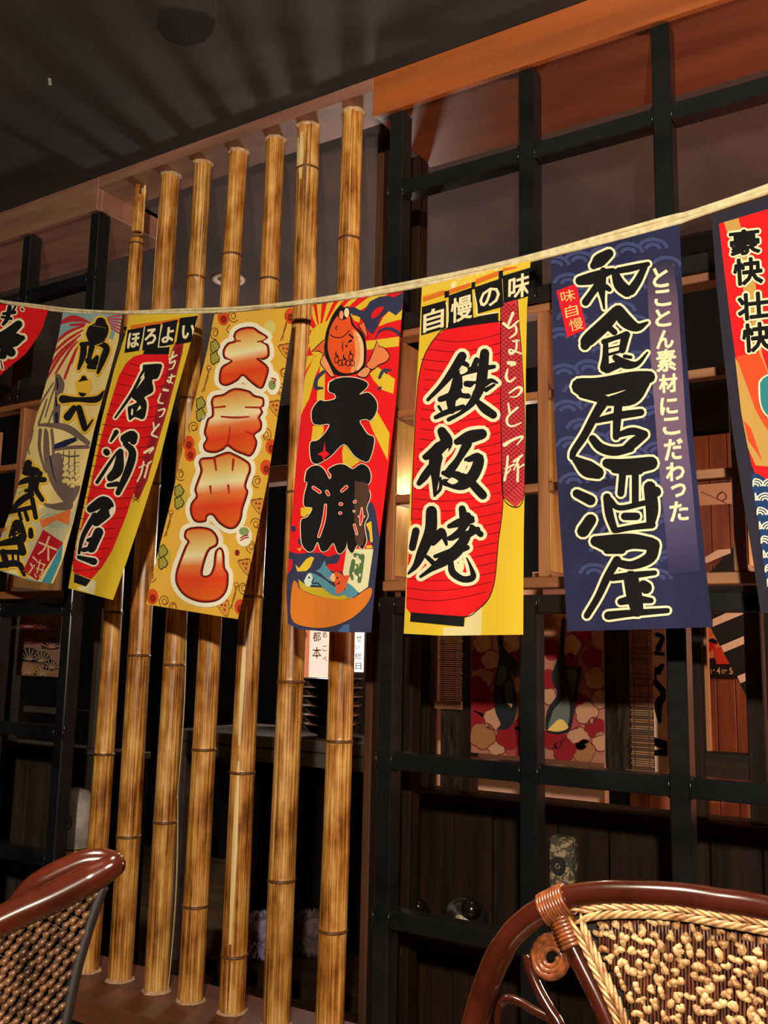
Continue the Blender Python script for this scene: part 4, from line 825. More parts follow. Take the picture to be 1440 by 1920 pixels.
shou = [[(625, 215, 60), (622, 250, 100), (600, 285, 120)], [(600, 310, 14), (603, 345, 16)], [(505, 350, 24), (600, 342, 26), (660, 370, 38), (640, 440, 36), (608, 525, 18)], [(520, 355, 36), (515, 420, 36), (488, 500, 18)], [(570, 365, 34), (555, 430, 26)], [(548, 450, 36), (580, 470, 46), (602, 430, 24)], [(550, 490, 24), (590, 495, 20)]]
uri2 = [[(520, 560, 30), (520, 595, 76), (512, 650, 44)], [(390, 690, 46), (480, 692, 26), (600, 690, 36), (645, 640, 8)], [(460, 745, 34), (420, 800, 46)], [(490, 745, 36), (520, 850, 36), (530, 880, 18), (575, 820, 10)]]
han = [[(175, 1090, 44), (160, 1130, 60), (225, 1140, 46)], [(95, 1222, 16), (180, 1190, 36), (275, 1190, 30)], [(200, 1170, 30), (190, 1260, 36)], [(160, 1258, 20), (220, 1250, 20)], [(252, 1150, 26), (222, 1240, 30), (262, 1315, 26)], [(195, 1280, 34), (130, 1320, 36), (60, 1392, 24)], [(60, 1392, 22), (205, 1360, 26)], [(200, 1310, 26), (222, 1425, 26)], [(150, 1370, 20), (172, 1440, 22)], [(120, 1400, 20), (132, 1438, 18)]]
sei = [[(110, 1475, 70), (110, 1540, 104)], [(-10, 1590, 26), (90, 1570, 46)], [(120, 1560, 36), (140, 1640, 44)], [(190, 1500, 26), (192, 1540, 32)], [(20, 1640, 36), (40, 1720, 36)], [(0, 1640, 24), (135, 1640, 30)], [(78, 1650, 14), (82, 1710, 14)], [(112, 1650, 14), (115, 1710, 14)], [(-10, 1722, 36), (110, 1712, 36), (150, 1780, 22)]]
for st in (shou, uri2, han, sei): brush(B2, ZI, st, BLK, 4, YO, 4.2)
g = Pr(B2, 'red_seal', ZI); g.fill([(268, 1500), (390, 1580), (232, 1815), (142, 1755)], ink(180, 28, 36), 5); SL = ink(236, 196, 150)
for st in ([(245, 1580, 12), (350, 1625, 12)], [(305, 1545, 12), (275, 1620, 12), (240, 1650, 10)], [(300, 1610, 10), (300, 1690, 12)], [(205, 1670, 10), (225, 1690, 10)], [(190, 1710, 10), (200, 1730, 10)], [(180, 1770, 10), (215, 1720, 8)], [(230, 1700, 8), (280, 1720, 8)], [(225, 1740, 8), (270, 1755, 8)], [(250, 1690, 8), (230, 1770, 8)], [(275, 1715, 8), (255, 1780, 8)], [(215, 1775, 8), (225, 1795, 8)], [(245, 1785, 8), (250, 1800, 8)]): g.stroke(st, SL, 6)
g.build()
B1 = Banner('red banner at the far left, only its upper corner in view', [(-120, 552), (-150, 700), (-220, 900), (-280, 1050)], [(91, 580), (78, 620), (50, 662), (8, 696), (-40, 745), (-110, 860), (-170, 1060)], RED, amp=.008, ph=.1, top=[(-120, 552), (0, 570), (91, 581)], twist=.02)
big = [[(115, 225, 44), (40, 290, 60), (-40, 330, 60)], [(20, 330, 80), (90, 320, 80), (140, 310, 30)], [(30, 370, 60), (70, 400, 50)], [(-60, 400, 60), (20, 420, 40)]]
brush(B1, ZI, big, BLK, 3, CRM, 4.5)
brush(B1, ZI, [[(60, 120, 26), (45, 190, 24), (20, 225, 18)], [(20, 160, 16), (90, 150, 22)], [(10, 180, 14), (70, 190, 16)], [(95, 115, 12), (80, 140, 14)]], BLK, 3, CRM, 2.6)
brush(B1, ZI, [[(135, 128, 10), (140, 135, 12)], [(5, 450, 6), (15, 500, 8)], [(-10, 280, 6), (0, 330, 6)]], BLK, 3, CRM, 2.4, name='small_lettering')

# ---- right edge banner
B8 = Banner('red banner with a black border, gold rays and blue waves at the right edge', [(1334, 404), (1342, 520), (1356, 660), (1372, 800), (1392, 930), (1412, 1050), (1426, 1150)], [(1585, 318), (1590, 520), (1610, 800), (1640, 1000), (1670, 1140)], ink(44, 42, 54), amp=.004, ph=.9)
g = Pr(B8, 'ray_print', ZJ)
g.fill([(230, 285), (700, 145), (1350, -60), (1400, 900), (1420, 2700), (640, 2760), (520, 2440), (440, 2000), (380, 1490), (330, 1120), (270, 640)], RED, 1)
g.fill([(275, 270), (405, 235), (430, 330), (560, 830), (620, 1460), (700, 1700), (640, 1640), (590, 1440), (440, 840), (310, 380)], GLD, 2)
g.fill([(375, 1490), (640, 1900), (760, 2300), (760, 2480), (560, 2460), (490, 2300), (430, 1980)], GLD, 2); g.fill([(385, 1480), (590, 1440), (700, 1700), (760, 1900), (760, 2250), (640, 2100), (560, 1960)], ink(226, 78, 40), 3); g.fill([(452, 2050), (520, 2130), (620, 2420), (560, 2330), (490, 2230)], ink(226, 78, 40), 3)
g.build()
g = Pr(B8, 'lettering', ZJ)
for ch, x, y, w, h in (('豪', 462, 450, 260, 215), ('快', 492, 712, 250, 230), ('壮', 540, 1025, 270, 230), ('快', 572, 1305, 250, 250)): g.text(ch, x, y, w, h, BLK, 5, shear=-.06, rise=-.12, bold=0, outline=CRM, ow=5.4); g.cut()
g.build()
g = Pr(B8, 'lettering_weight', ZJ)
for ch, x, y, w, h in (('豪', 462, 450, 260, 215), ('快', 492, 712, 250, 230), ('壮', 540, 1025, 270, 230), ('快', 572, 1305, 250, 250)): g.text(ch, x, y, w, h, BLK, 7, shear=-.06, rise=-.12, bold=0, outline=BLK, ow=1.7); g.cut()
g.build()
g = Pr(B8, 'blue_blob', ZJ); bp_ = [(600, 1720), (640, 1670), (720, 1660), (760, 1900), (760, 2060), (660, 2000), (610, 1900)]
g.loop(bp_, 44, BLK, 3); g.loop(bp_, 28, WHT, 4); g.fill(bp_, ink(50, 130, 140), 5, True); g.build()
g = Pr(B8, 'wave_print', ZK); BW = ink(34, 62, 110)
g.fill([(445, 625), (500, 615), (570, 660), (700, 680), (1400, 640), (1500, 1800), (640, 1760), (560, 1400), (500, 950)], BW, 4)
for r_ in range(8):
    for k in range(3):
        x = 485+r_*17+k*120-(60 if r_ % 2 else 0); y = 720+r_*112
        for q in (62, 42, 22): g.line([(max(x+q*1.1*math.cos(t), 455+(y-620)*.142), y-q*math.sin(t)) for t in (.1, .8, 1.57, 2.35, 3.05)], 11, WHT, 5)
        g.cut('wave_motif')
g.build()
# ------------------------------------------------------------------ what stands behind the lattices
def pbox(name, xa, xb, ya, yb, Y, dep, m, parent=None, ch=.0015):
    ym = (ya+yb)/2; x0 = P(xa, ym, Y).x; x1 = P(xb, ym, Y).x; xm = (xa+xb)/2
    return box_obj(name, x0, x1, Y, Y+dep, P(xm, yb, Y).z, P(xm, ya, Y).z, m, parent, ch)
# plank wainscot on the right: every plank its own board
w = MB(); w.box(-1.42, 1.2, .475, .49, 0, .80, BLACKWALL); wr = struct(w.build('wall_right', BLACKWALL), 'low dark plank wall behind the right lattice', 'wall')
x = -1.42; rr = random.Random(3); k = 0
while x < .6:
    wd = rr.uniform(.085, .135); box_obj('plank', x+.0015, x+wd-.0015, .455+rr.uniform(-.002, .003), .475, 0, .80, DARKW, wr, .002); x += wd; k += 1
box_obj('sill_board', -1.42, 1.2, .42, .55, .800, .828, DARKWX, wr, .003)
MIDW = mat('mid_brown_post_wood', rgb(84, 54, 34), rough=.6, spec=.2, col2=rgb(58, 36, 22), scale=(22, 22, 1.5), detail=6)
# window posts and rails above it
fr = thing('window_frame', 'dark wooden window posts and rails behind the right lattice', 'window frame')
for xa, xb in ((763, 808), (867, 886), (1287, 1301), (1300, 1319), (1400, 1432), (1560, 1590)):
    a = P(xa, 1300, .46).x; c = P(xb, 1300, .46).x; box_obj('post', a, c, .45, .50, .829, 1.42, DARKW, fr, .002)
a = P(1318.5, 1300, .46).x; c = P(1325, 1300, .46).x; box_obj('pale_edge', a, c, .475, .50, .98, 1.42, WOOD, fr, .001)
box_obj('rail', P(1310, 1400, .45).x, P(1412, 1400, .45).x, .455, .495, .925, .985, DARKWX, fr, .002)
box_obj('post', P(1007, 1300, .40).x, P(1021, 1300, .40).x, .37, .395, .829, 1.42, WOOD, fr, .002)
a = P(690, 1500, .12).x; c = P(706, 1500, .12).x
tag(box_obj('wooden_post', -1.335, -1.30, .21, .26, 0, 2.684, DARKW, None, .003), 'tall dark wooden post just behind the rightmost bamboo pole', 'post')
tag(box_obj('wooden_post', P(685, 1400, .235).x, P(699, 1400, .235).x, .225, .26, 0, 2.684, MIDW, None, .003), 'tall brown wooden post seen right of the rightmost bamboo pole', 'post')
tag(box_obj('wooden_post', -1.262, -1.222, .22, .27, 0, 2.596, DARKW, None, .003), 'tall dark wooden post behind the left end of the right lattice', 'post')
# pinkish plaster wall further back, seen through the slits
w = MB(); w.box(-1.78, -.95, .92, .96, .0, 1.42, PINKWALL); struct(w.build('wall_middle', PINKWALL), 'pinkish plaster wall seen through narrow slits', 'wall')

def panel(name, label, cat, xa, xb, ya, yb, Y, m, group=None):
    """thin hanging cloth or board; returns (root, mapper from photo point)"""
    root = thing(name, label, cat, group=group)
    b_ = MB(); ym = (ya+yb)/2; xm = (xa+xb)/2; x0, x1 = P(xa, ym, Y).x, P(xb, ym, Y).x; z0, z1 = P(xm, yb, Y).z, P(xm, ya, Y).z
    b_.box(x0, x1, Y, Y+.003, z0, z1, m); b_.build('cloth', m, root)
    class Q:
        pass
    q = Q(); q.root = root
    def mp(x, y, layer):
        p = P(x, y, Y-.0008*layer-.0004); p.x = min(max(p.x, x0), x1); p.z = min(max(p.z, z0), z1); return p
    q.map = mp
    return q
# blossom and carp cloth
q = panel('printed_cloth', 'pink cloth printed with blossoms and two dark carp behind the lattice', 'cloth', 884, 1133, 1150, 1421, .40, ink(150, 98, 76))
Z1 = (720, 1100, 3.79); Z2 = (1060, 1100, 3.79)
def blossom(g, x, y, r, m, edge, layer):
    pts = []
    for k in range(30):
        t = k*2*math.pi/30; q_ = r*(.86+.2*abs(math.sin(2.5*t+r))**.6); pts.append((x+q_*math.cos(t), y+q_*math.sin(t)))
    g.fill(pts, m, layer); g.line(pts+pts[:1], 6, edge, layer+1)
g = Pr(q, 'blossom_print', Z1); CR1 = ink(166, 124, 94); RD1 = ink(124, 22, 32); PK1 = ink(146, 62, 58); TN = ink(140, 94, 58)
rr = random.Random(21); bl_ = 1
for x, y, r, m in ((700, 400, 60, CR1), (660, 520, 60, RD1), (760, 520, 60, CR1), (700, 640, 70, CR1), (650, 720, 70, RD1), (710, 830, 80, RD1), (790, 940, 70, CR1), (650, 950, 60, RD1), (700, 1060, 80, TN), (800, 1130, 60, CR1), (890, 1060, 80, RD1), (930, 1150, 60, PK1), (900, 400, 60, CR1), (1200, 450, 60, RD1), (1320, 420, 70, CR1), (1400, 340, 60, RD1), (1320, 520, 40, RD1), (1180, 660, 60, RD1), (1170, 780, 50, CR1), (1390, 830, 60, RD1), (1440, 900, 70, CR1), (1330, 950, 60, PK1), (1210, 1080, 70, RD1), (1380, 1080, 70, CR1), (1280, 1160, 70, RD1), (1420, 1170, 70, TN), (1500, 1000, 60, RD1), (1500, 650, 70, CR1), (1480, 500, 60, RD1), (1540, 800, 60, CR1), (1550, 1100, 60, CR1), (1000, 700, 70, CR1), (1000, 1000, 70, RD1), (1050, 850, 70, CR1), (1050, 1120, 70, PK1), (1020, 500, 70, RD1)):
    bl_ = 1+2*(bl_ % 3+1)-2 if False else (bl_+2) % 6+1; blossom(g, x, y, r*1.15, m, ink(110, 36, 36), bl_); g.cut()
g.build()
g = Pr(q, 'carp_print', Z1); CK = ink(30, 32, 36); CG = ink(66, 76, 82)
g.fill([(800, 350), (840, 350), (860, 440), (955, 560), (930, 640), (900, 600), (920, 700), (945, 850), (920, 960), (870, 1010), (800, 1010), (830, 980), (790, 880), (780, 740), (800, 600), (820, 480)], CK, 9, True)
g.fill([(820, 560), (860, 560), (870, 640), (840, 700), (800, 690)], CG, 10, True); g.fill([(860, 680), (900, 670), (920, 760), (880, 840), (860, 780)], CG, 10, True); g.fill([(880, 830), (915, 830), (905, 860)], ink(220, 190, 120), 11)
g.fill([(1260, 230), (1290, 240), (1285, 560), (1400, 570), (1380, 700), (1350, 900), (1310, 1030), (1160, 1030), (1160, 880), (1230, 760), (1190, 640), (1240, 480)], CK, 9, True)
g.fill([(1290, 590), (1370, 600), (1350, 760), (1320, 700)], CG, 10, True); g.fill([(1200, 880), (1300, 780), (1320, 900), (1290, 1000), (1170, 1020)], ink(88, 96, 88), 10, True); g.fill([(1160, 1020), (1250, 940), (1310, 1000), (1240, 1030)], ink(206, 170, 90), 11, True)
for k in range(5): g.line([(850, 390), (900, 420+k*14), (955, 440+k*26)], 3, ink(110, 36, 36), 4)
g.build()
# bamboo reed blinds: each reed a strip
RB = mat('reed_blind_tan', rgb(138, 98, 62), rough=.6, col2=rgb(86, 58, 36), scale=(8, 60, 60)); RD_ = mat('reed_blind_dark', rgb(64, 44, 28), rough=.6)
def blind(label, xa, xb, ya, yb, Y, n):
    root = thing('reed_blind', label, 'blind'); x0 = P(xa, (ya+yb)/2, Y).x; x1 = P(xb, (ya+yb)/2, Y).x
    zt = P((xa+xb)/2, ya, Y).z; zb = P((xa+xb)/2, yb, Y).z; r_ = random.Random(int(xa))
    me = None
    for k in range(n):
        z = zt+(zb-zt)*k/(n-1)
        o = box_obj('reed', x0+r_.uniform(0, .004), x1-r_.uniform(0, .004), Y+r_.uniform(0, .003), Y+.006, z-.0018, z+.0018, RB if r_.random() > .3 else RD_, root, 0)
    for t in (.2, .8):
        b_ = MB(); xx = x0+(x1-x0)*t; b_.tube([(xx, Y-.002, zt), (xx, Y-.002, zb)], .0012, 5, RD_); b_.build('string', RD_, root)
    box_obj('bottom_rail', x0-.012, x1, Y-.002, Y+.008, zb-.022, zb, RB, root, .001)
    return root
blind('narrow tan reed blind left of the blossom cloth', 823, 866, 1150, 1315, .43, 42)
blind('tan reed blind right of the blossom cloth', 1180, 1225, 1150, 1445, .40, 70)
DC = mat('dark_woven_curtain', rgb(24, 18, 13), rough=.9, spec=.05, col2=rgb(52, 40, 30), scale=(90, 90, 14), detail=2)
q = panel('dark_curtain', 'nearly black woven curtain between blossom cloth and right blind', 'curtain', 1134, 1180, 1150, 1450, .405, DC)
q = panel('dark_curtain', 'nearly black string curtain below the left blind', 'curtain', 826, 866, 1322, 1480, .44, DC)
q = panel('calligraphy_cloth', 'cream cloth strip with thick black brush strokes beside the right blind', 'cloth', 1225, 1249, 1150, 1448, .40, ink(220, 180, 150))
g = Pr(q, 'brush_print', Z2)
for st in ([(650, 340, 30), (690, 360, 30), (660, 440, 40)], [(640, 470, 30), (700, 480, 20)], [(690, 560, 30), (660, 600, 50)], [(640, 680, 40), (700, 760, 50), (660, 840, 60), (670, 960, 24)], [(630, 1100, 60), (720, 1130, 60)], [(630, 1180, 40), (720, 1180, 50)], [(640, 580, 14), (640, 680, 20)]): g.stroke(st, BLK, 1)
g.build()
# room beyond the right opening: reddish plank wall, festival poster, stair
YS = 1.25
w = MB(); w.box(-1.0, 1.2, YS+.03, YS+.05, 0, TOP-.03, BLACKWALL); wf = struct(w.build('wall_far', BLACKWALL), 'reddish brown plank wall beyond the right opening', 'wall')
x = -.98; rr = random.Random(8)
while x < .2:
    wd = rr.uniform(.055, .09); box_obj('plank', x+.001, x+wd-.001, YS+.01, YS+.03, .2, 1.95, REDW, wf, .0015); x += wd
q = panel('festival_poster', 'red and black festival poster with pale numerals on the plank wall', 'poster', 1323, 1385, 1172, 1272, YS-.004, ink(222, 126, 74))
g = Pr(q, 'poster_print', (1290, 1130, 6))
g.fill([(200, 440), (290, 430), (300, 500), (240, 560), (200, 620)], ink(214, 32, 40), 1, True); g.fill([(290, 500), (420, 520), (480, 690), (330, 700)], ink(214, 60, 40), 1, True); g.fill([(180, 640), (300, 620), (320, 690), (600, 690), (600, 900), (180, 860)], ink(34, 26, 24), 2); g.fill([(190, 340), (240, 370), (195, 390)], BLK, 2)
g.fill([(195, 430), (280, 400), (330, 430), (330, 470), (230, 440)], BLK, 2)
for ch, x, y in (('4', 342, 765), ('5', 485, 768)): g.text(ch, x, y, 42, 76, ink(226, 170, 110), 4, bold=.02)
for x in (235, 260, 385, 405): g.line([(x, 750), (x, 775), (x, 800)], 10, ink(200, 150, 100), 4)
g.disc((290, 760), 10, 10, ink(220, 170, 120), 4, 8); g.disc((428, 762), 10, 10, ink(220, 170, 120), 4, 8)
g.build()
st_ = thing('staircase', 'black stringer staircase with pale lit treads beyond the right opening', 'staircase')
Yc = .98; SB_ = mat('black_stair_paint', rgb(16, 14, 13), rough=.6); TRD = mat('pale_stair_tread', rgb(240, 206, 180), rough=.6)
o = MB(); o.prism([P(x, y, Yc) for x, y in ((1331, 1175), (1300, 1105), (1380, 1020), (1500, 960), (1560, 1100), (1560, 1460), (1408, 1322))], (0, .03, 0), SB_); fixn(o.build('stringer', SB_, st_))
for pts in (((1336, 1161), (1373, 1144), (1401, 1144), (1401, 1148), (1336, 1175)), ((1351, 1211), (1403, 1189), (1403, 1204), (1357, 1223)), ((1382, 1268), (1406, 1258), (1407, 1273), (1388, 1281)), ((1322, 1045), (1345, 1031), (1369, 1029), (1369, 1037), (1323, 1055))):
    o = MB(); o.prism([P(x, y, Yc-.004) for x, y in pts], (0, .16, 0), TRD); fixn(o.build('tread', TRD, st_))
q = panel('map_cloth', 'pale pinkish cloth with line drawing hanging high beyond the wooden grid', 'cloth', 1300, 1420, 905, 945, YS+.004, ink(222, 170, 140))
g = Pr(q, 'line_drawing', ZK); g.loop([(190, 790), (230, 760), (260, 800), (230, 830), (195, 820)], 6, ink(90, 50, 40), 1); g.line([(60, 760), (130, 790), (260, 850)], 5, ink(90, 50, 40), 1); g.build()

# shelf behind the lower right lattice with figurines
sh = MB(); sh.box(-1.36, -.2, .27, .445, .475, .495, DARKWX, .002); tag(sh.build('display_shelf', DARKWX), 'dark wooden ledge behind the lower right lattice', 'shelf')
for nm, xx in (('shelf_bracket', -1.1), ('shelf_bracket', -.75), ('shelf_bracket', -.4)):
    pass
CL1 = mat('mottled_dark_glaze', rgb(26, 24, 24), rough=.35, col2=rgb(96, 92, 84), scale=(26, 26, 26), ramp=(.52, .7)); CL2 = mat('black_glaze', rgb(16, 15, 15), rough=.18); IV = mat('ivory_glaze', rgb(196, 186, 150), rough=.3, col2=rgb(150, 140, 104), scale=(30, 30, 30))
def lump(label, cx, cy, Y, s_, m, spot=True):
    root = thing('stone_figurine', label, 'figurine'); p = P(cx, cy, Y); root.location = (p.x, Y, .496)
    b_ = MB(); b_.lathe((0, 0, 0), [(.001, 0), (.75*s_, .0), (s_, .35*s_), (.95*s_, .8*s_), (.7*s_, 1.2*s_), (.3*s_, 1.4*s_), (.001, 1.43*s_)], 18, m); b_.build('body', m, root, True)
    b_ = MB(); b_.ball((.55*s_, -.55*s_, 1.15*s_), (.42*s_, .4*s_, .42*s_), CL2, 12, 8); b_.build('head', CL2, root, True)
    if spot: b_ = MB(); b_.ball((.22*s_, -.92*s_, .62*s_), (.26*s_, .12*s_, .38*s_), IV, 10, 7); b_.build('pale_patch', IV, root, True)
lump('mottled dark stone figurine with an ivory patch on the ledge', 872, 1700, .36, .062, CL1)
lump('small black glazed figurine at the left end of the ledge', 777, 1690, .36, .046, CL2)
# carved owl post
ow = thing('carved_figure', 'pale carved post figure with a round ringed eye and teeth', 'figurine'); OWM = mat('pale_carved_stone', rgb(150, 132, 96), rough=.7, col2=rgb(64, 54, 40), scale=(60, 60, 60), ramp=(.42, .5)); OWD = mat('dark_carved_recess', rgb(18, 16, 14), rough=.6)
a = P(1030, 1600, .40).x; c = P(1074, 1600, .40).x; xm = (a+c)/2; hw = (c-a)/2
ow.location = (xm, .40, .496)
zt = P(1052, 1570, .40).z-.496
o = MB(); o.box(-hw, hw, 0, .04, 0, zt*.6, OWD, .003); o.build('base_block', OWD, ow)
o = MB(); o.box(-hw, hw, -.006, .04, zt*.48, zt, OWM, .006); fc_ = o.build('face', OWM, ow)
o = MB(); o.prism([(hw*.62*math.cos(t*.4488)-.004, -.011, zt*.74+hw*.72*math.sin(t*.4488)) for t in range(14)], (0, .006, 0), OWD); fixn(o.build('eye_recess', OWD, fc_))
o = MB(); o.tube([(hw*.18*math.cos(t*.785)-.004, -.013, zt*.74+hw*.2*math.sin(t*.785)) for t in range(9)], .002, 6, OWM); o.build('eye_ring', OWM, fc_, True)
for k in range(4):
    o = MB(); o.box(-hw*.8+k*hw*.42, -hw*.8+k*hw*.42+hw*.36, -.008, .0, zt*.02, zt*.16, OWM, .003); o.build('tooth', OWM, ow)
    o = MB(); xx = -hw*.7+k*hw*.46; o.tube([(xx-.005, -.003, zt*.46), (xx-.005, -.004, zt*.26), (xx, -.004, zt*.22), (xx+.005, -.004, zt*.26), (xx+.005, -.003, zt*.46)], .0013, 6, OWM); o.build('carved_loop', OWM, ow, True)

# ------------------------------------------------------------------ behind the bamboo
cb = thing('sideboard', 'grey brown sideboard with an open dark front behind the bamboo', 'sideboard')
z1_ = P(590, 1388, .95).z; z0_ = P(590, 1440, .95).z
box_obj('top_board', -2.75, -1.55, .95, 1.42, z0_+.055, z1_, GREYW, cb, .003); box_obj('front_rail', -2.75, -1.55, .955, .985, z0_, z0_+.052, GREYW, cb, .003)
for x in (-2.72, -1.60): box_obj('leg', x-.025, x+.025, .96, 1.01, 0, z0_, GREYW, cb, .003)
box_obj('back_panel', -2.75, -1.55, 1.39, 1.41, 0, z0_, BLACKWALL, cb, 0)
LAC = mat('black_lacquer', rgb(14, 12, 12), rough=.16, spec=.6)
c = P(612, 1388, 1.08)
for k in range(6):
    bt = thing('lacquer_bowl', ('lowest', 'second lowest', 'third lowest', 'third highest', 'second highest', 'topmost')[k]+' black lacquer bowl of the stack behind the bamboo', 'bowl', group='stacked lacquer bowls'); bt.location = (c.x+.02, 1.08, z1_+k*.034)
    o = MB(); o.lathe((0, 0, 0), [(.001, 0), (.05, 0), (.052, .012), (.085, .022), (.118, .050), (.121, .052), (.114, .050), (.082, .028), (.04, .018), (.001, .016)], 28, LAC); o.build('bowl_body', LAC, bt, True)
    o = MB(); o.tube([(.12*math.cos(t*.2244), .12*math.sin(t*.2244), .051) for t in range(29)], .0018, 6, LAC); o.build('rim', LAC, bt, True)
# paper menus; emission stands in for strong light falling on them
MEN = [mat('menu_paper_added_glow_%d' % k, rgb(*c_), rough=.7, emit=e) for k, (c_, e) in enumerate((((250, 214, 190), 1.1), ((236, 140, 96), .7), ((250, 232, 222), 1.6)))]
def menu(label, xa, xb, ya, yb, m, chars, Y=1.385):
    q = panel('menu_sheet', label, 'menu', xa, xb, ya, yb, Y, m, 'menu sheets with added glow'); g = Pr(q, 'lettering', (0, 0, 1))
    for ch, x, y, w_, h_ in chars: g.text(ch, x, y, w_, h_, ink(110, 36, 20), 1, bold=.005)
    g.build()
menu('orange menu sheet with added glow behind the sixth bamboo pole', 562, 580, 1150, 1278, MEN[1], [('味', 571, 1190, 12, 14)])
menu('cream lettered menu sheet with added glow between the two rightmost poles', 580.5, 616, 1150, 1278, MEN[0], [('都', 594, 1194, 15, 18), ('本', 594, 1224, 17, 22), ('め', 609, 1190, 8, 12), ('こ', 609, 1216, 8, 10), ('べ', 609, 1235, 8, 10)])
menu('plain orange strip with added glow beside the lettered menu sheet', 616.5, 660, 1150, 1278, MEN[1], [])
menu('white menu sheet with added glow right of the rightmost pole', 661, 682, 1150, 1260, MEN[2], [('せ', 673, 1197, 10, 12), ('い', 670, 1213, 8, 8), ('総', 672, 1230, 13, 13), ('日', 672, 1249, 11, 12)])
lb = MB(); lb.box(P(556, 1220, 1.39).x, P(690, 1220, 1.39).x, 1.389, 1.418, z1_, P(620, 1140, 1.39).z, GREYW, .003); tag(lb.build('menu_board', GREYW), 'board standing on the sideboard behind the menu sheets', 'board')
# beam across the back room
tag(box_obj('cross_beam', -2.6, -1.45, .80, .88, P(525, 903, .8).z, P(525, 872, .8).z, HEADER, None, .003), 'pinkish brown beam crossing behind the bamboo at banner height', 'beam')
# plush toys on a low plank
pk = P(530, 1800, .62); tag(box_obj('low_bench', -2.15, -1.50, .50, .80, pk.z-.055, pk.z, DARKWX, None, .003), 'dark low plank bench behind the bamboo', 'bench')
for lx in (-2.1, -1.56):
    box_obj('bench_leg', lx-.02, lx+.02, .52, .56, 0, pk.z-.055, DARKW, bpy.data.objects['low_bench'], .002)
def plush(label, cx, s_, m, Y):
    root = thing('plush_toy', label, 'plush toy'); p = P(cx, 1760, Y); root.location = (p.x, Y, pk.z)
    r_ = random.Random(int(cx)); b_ = MB(); b_.ball((0, 0, s_*.85), (s_, s_*.8, s_*.88), m, 14, 9, .03); b_.build('body', m, root, True)
    b_ = MB(); b_.ball((s_*.45, -s_*.45, s_*1.25), (s_*.55, s_*.5, s_*.5), m, 12, 8, .03); hd_ = b_.build('head', m, root, True)
    for d in (-.3, .35):
        b_ = MB(); b_.ball((s_*.45+d*s_, -s_*.45, s_*1.72), (s_*.2, s_*.14, s_*.24), m, 8, 6); b_.build('ear', m, hd_, True)
    b_ = MB()
    for k in range(1600):
        d = Vector((r_.gauss(0, 1), r_.gauss(0, 1), r_.gauss(0, 1))).normalized(); c_ = Vector((0, 0, s_*.85))+Vector((d.x*s_, d.y*s_*.8, d.z*s_*.88)); t = (d+Vector((r_.uniform(-.5, .5), r_.uniform(-.5, .5), -.6))).normalized()*s_*.24; sd = d.cross(t).normalized()*s_*.03
        if c_.z+t.z < .002: continue
        b_.add([c_-sd, c_+sd, c_+t], [(0, 1, 2)], m)
    f_ = b_.build('fur', m, root); f_['kind'] = 'stuff'
plush('fluffy lilac white plush toy behind the fifth bamboo pole', 492, .076, mat('lilac_fur', rgb(150, 138, 166), rough=.95, spec=.1, col2=rgb(104, 90, 118), scale=(40, 40, 40)), .60)
plush('fluffy grey pink plush toy between the two rightmost poles', 586, .074, mat('grey_pink_fur', rgb(96, 78, 76), rough=.95, spec=.1, col2=rgb(66, 54, 54), scale=(40, 40, 40)), .72)

# ------------------------------------------------------------------ behind the left lattice
w = MB(); w.box(-4.2, -2.36, .40, .43, 0, .835, BLACKWALL); wl = struct(w.build('wall_side', BLACKWALL), 'low grey brown plank wall behind the left lattice', 'wall'); GP = mat('grey_brown_plank', rgb(62, 54, 44), rough=.6, spec=.15, col2=rgb(36, 31, 25), scale=(20, 20, 2), detail=6, bump=.3)
x = -3.6; rr = random.Random(5)
while x < -2.37:
    wd = rr.uniform(.10, .15); box_obj('plank', x+.002, min(x+wd, -2.37)-.002, .378, .40, 0, .835, GP, wl, .002); x += wd
GPX = mat('grey_brown_rail', rgb(74, 66, 56), rough=.6, col2=rgb(46, 41, 35), scale=(2, 20, 20), detail=6)
box_obj('sill_board', -3.6, -2.36, .365, .44, .836, .858, GPX, wl, .002)
fl = thing('window_frame', 'grey brown window posts and rails behind the left lattice', 'window frame')
for xa, xb in ((3, 33),): box_obj('post', P(xa, 1250, .38).x, P(xb, 1250, .38).x, .36, .40, .859, 1.34, GP, fl, .002)
box_obj('rail', -2.95, -2.60, .37, .395, .965, .985, GPX, fl, .002); box_obj('post', -2.60, -2.57, .37, .40, .859, 1.34, GP, fl, .002)
q = panel('fan_print_cloth', 'small brown cloth printed with red and black fan shapes behind the left lattice', 'cloth', 34, 112, 1150, 1268, .355, ink(130, 96, 80))
g = Pr(q, 'fan_print', (0, 1100, 3.097))
for x, y, r, c_ in ((165, 240, 60, ink(120, 40, 34)), (165, 330, 56, ink(120, 40, 34)), (170, 430, 70, ink(34, 30, 28)), (240, 440, 60, ink(60, 50, 44)), (155, 510, 60, ink(150, 104, 56)), (250, 520, 60, ink(130, 90, 50)), (300, 480, 50, ink(70, 52, 40)), (270, 260, 60, ink(96, 44, 40)), (300, 360, 60, ink(60, 40, 38))):
    g.fill([(x+r*math.cos(t), y-r*math.sin(t)*1.1) for t in [k*math.pi/8 for k in range(9)]]+[(x, y+8)], c_, 1)
    for k in range(1, 8): g.line([(x, y), (x+r*.5*math.cos(k*math.pi/8), y-r*.55*math.sin(k*math.pi/8)), (x+r*.96*math.cos(k*math.pi/8), y-r*1.05*math.sin(k*math.pi/8))], 4, ink(180, 140, 116), 2)
g.build()
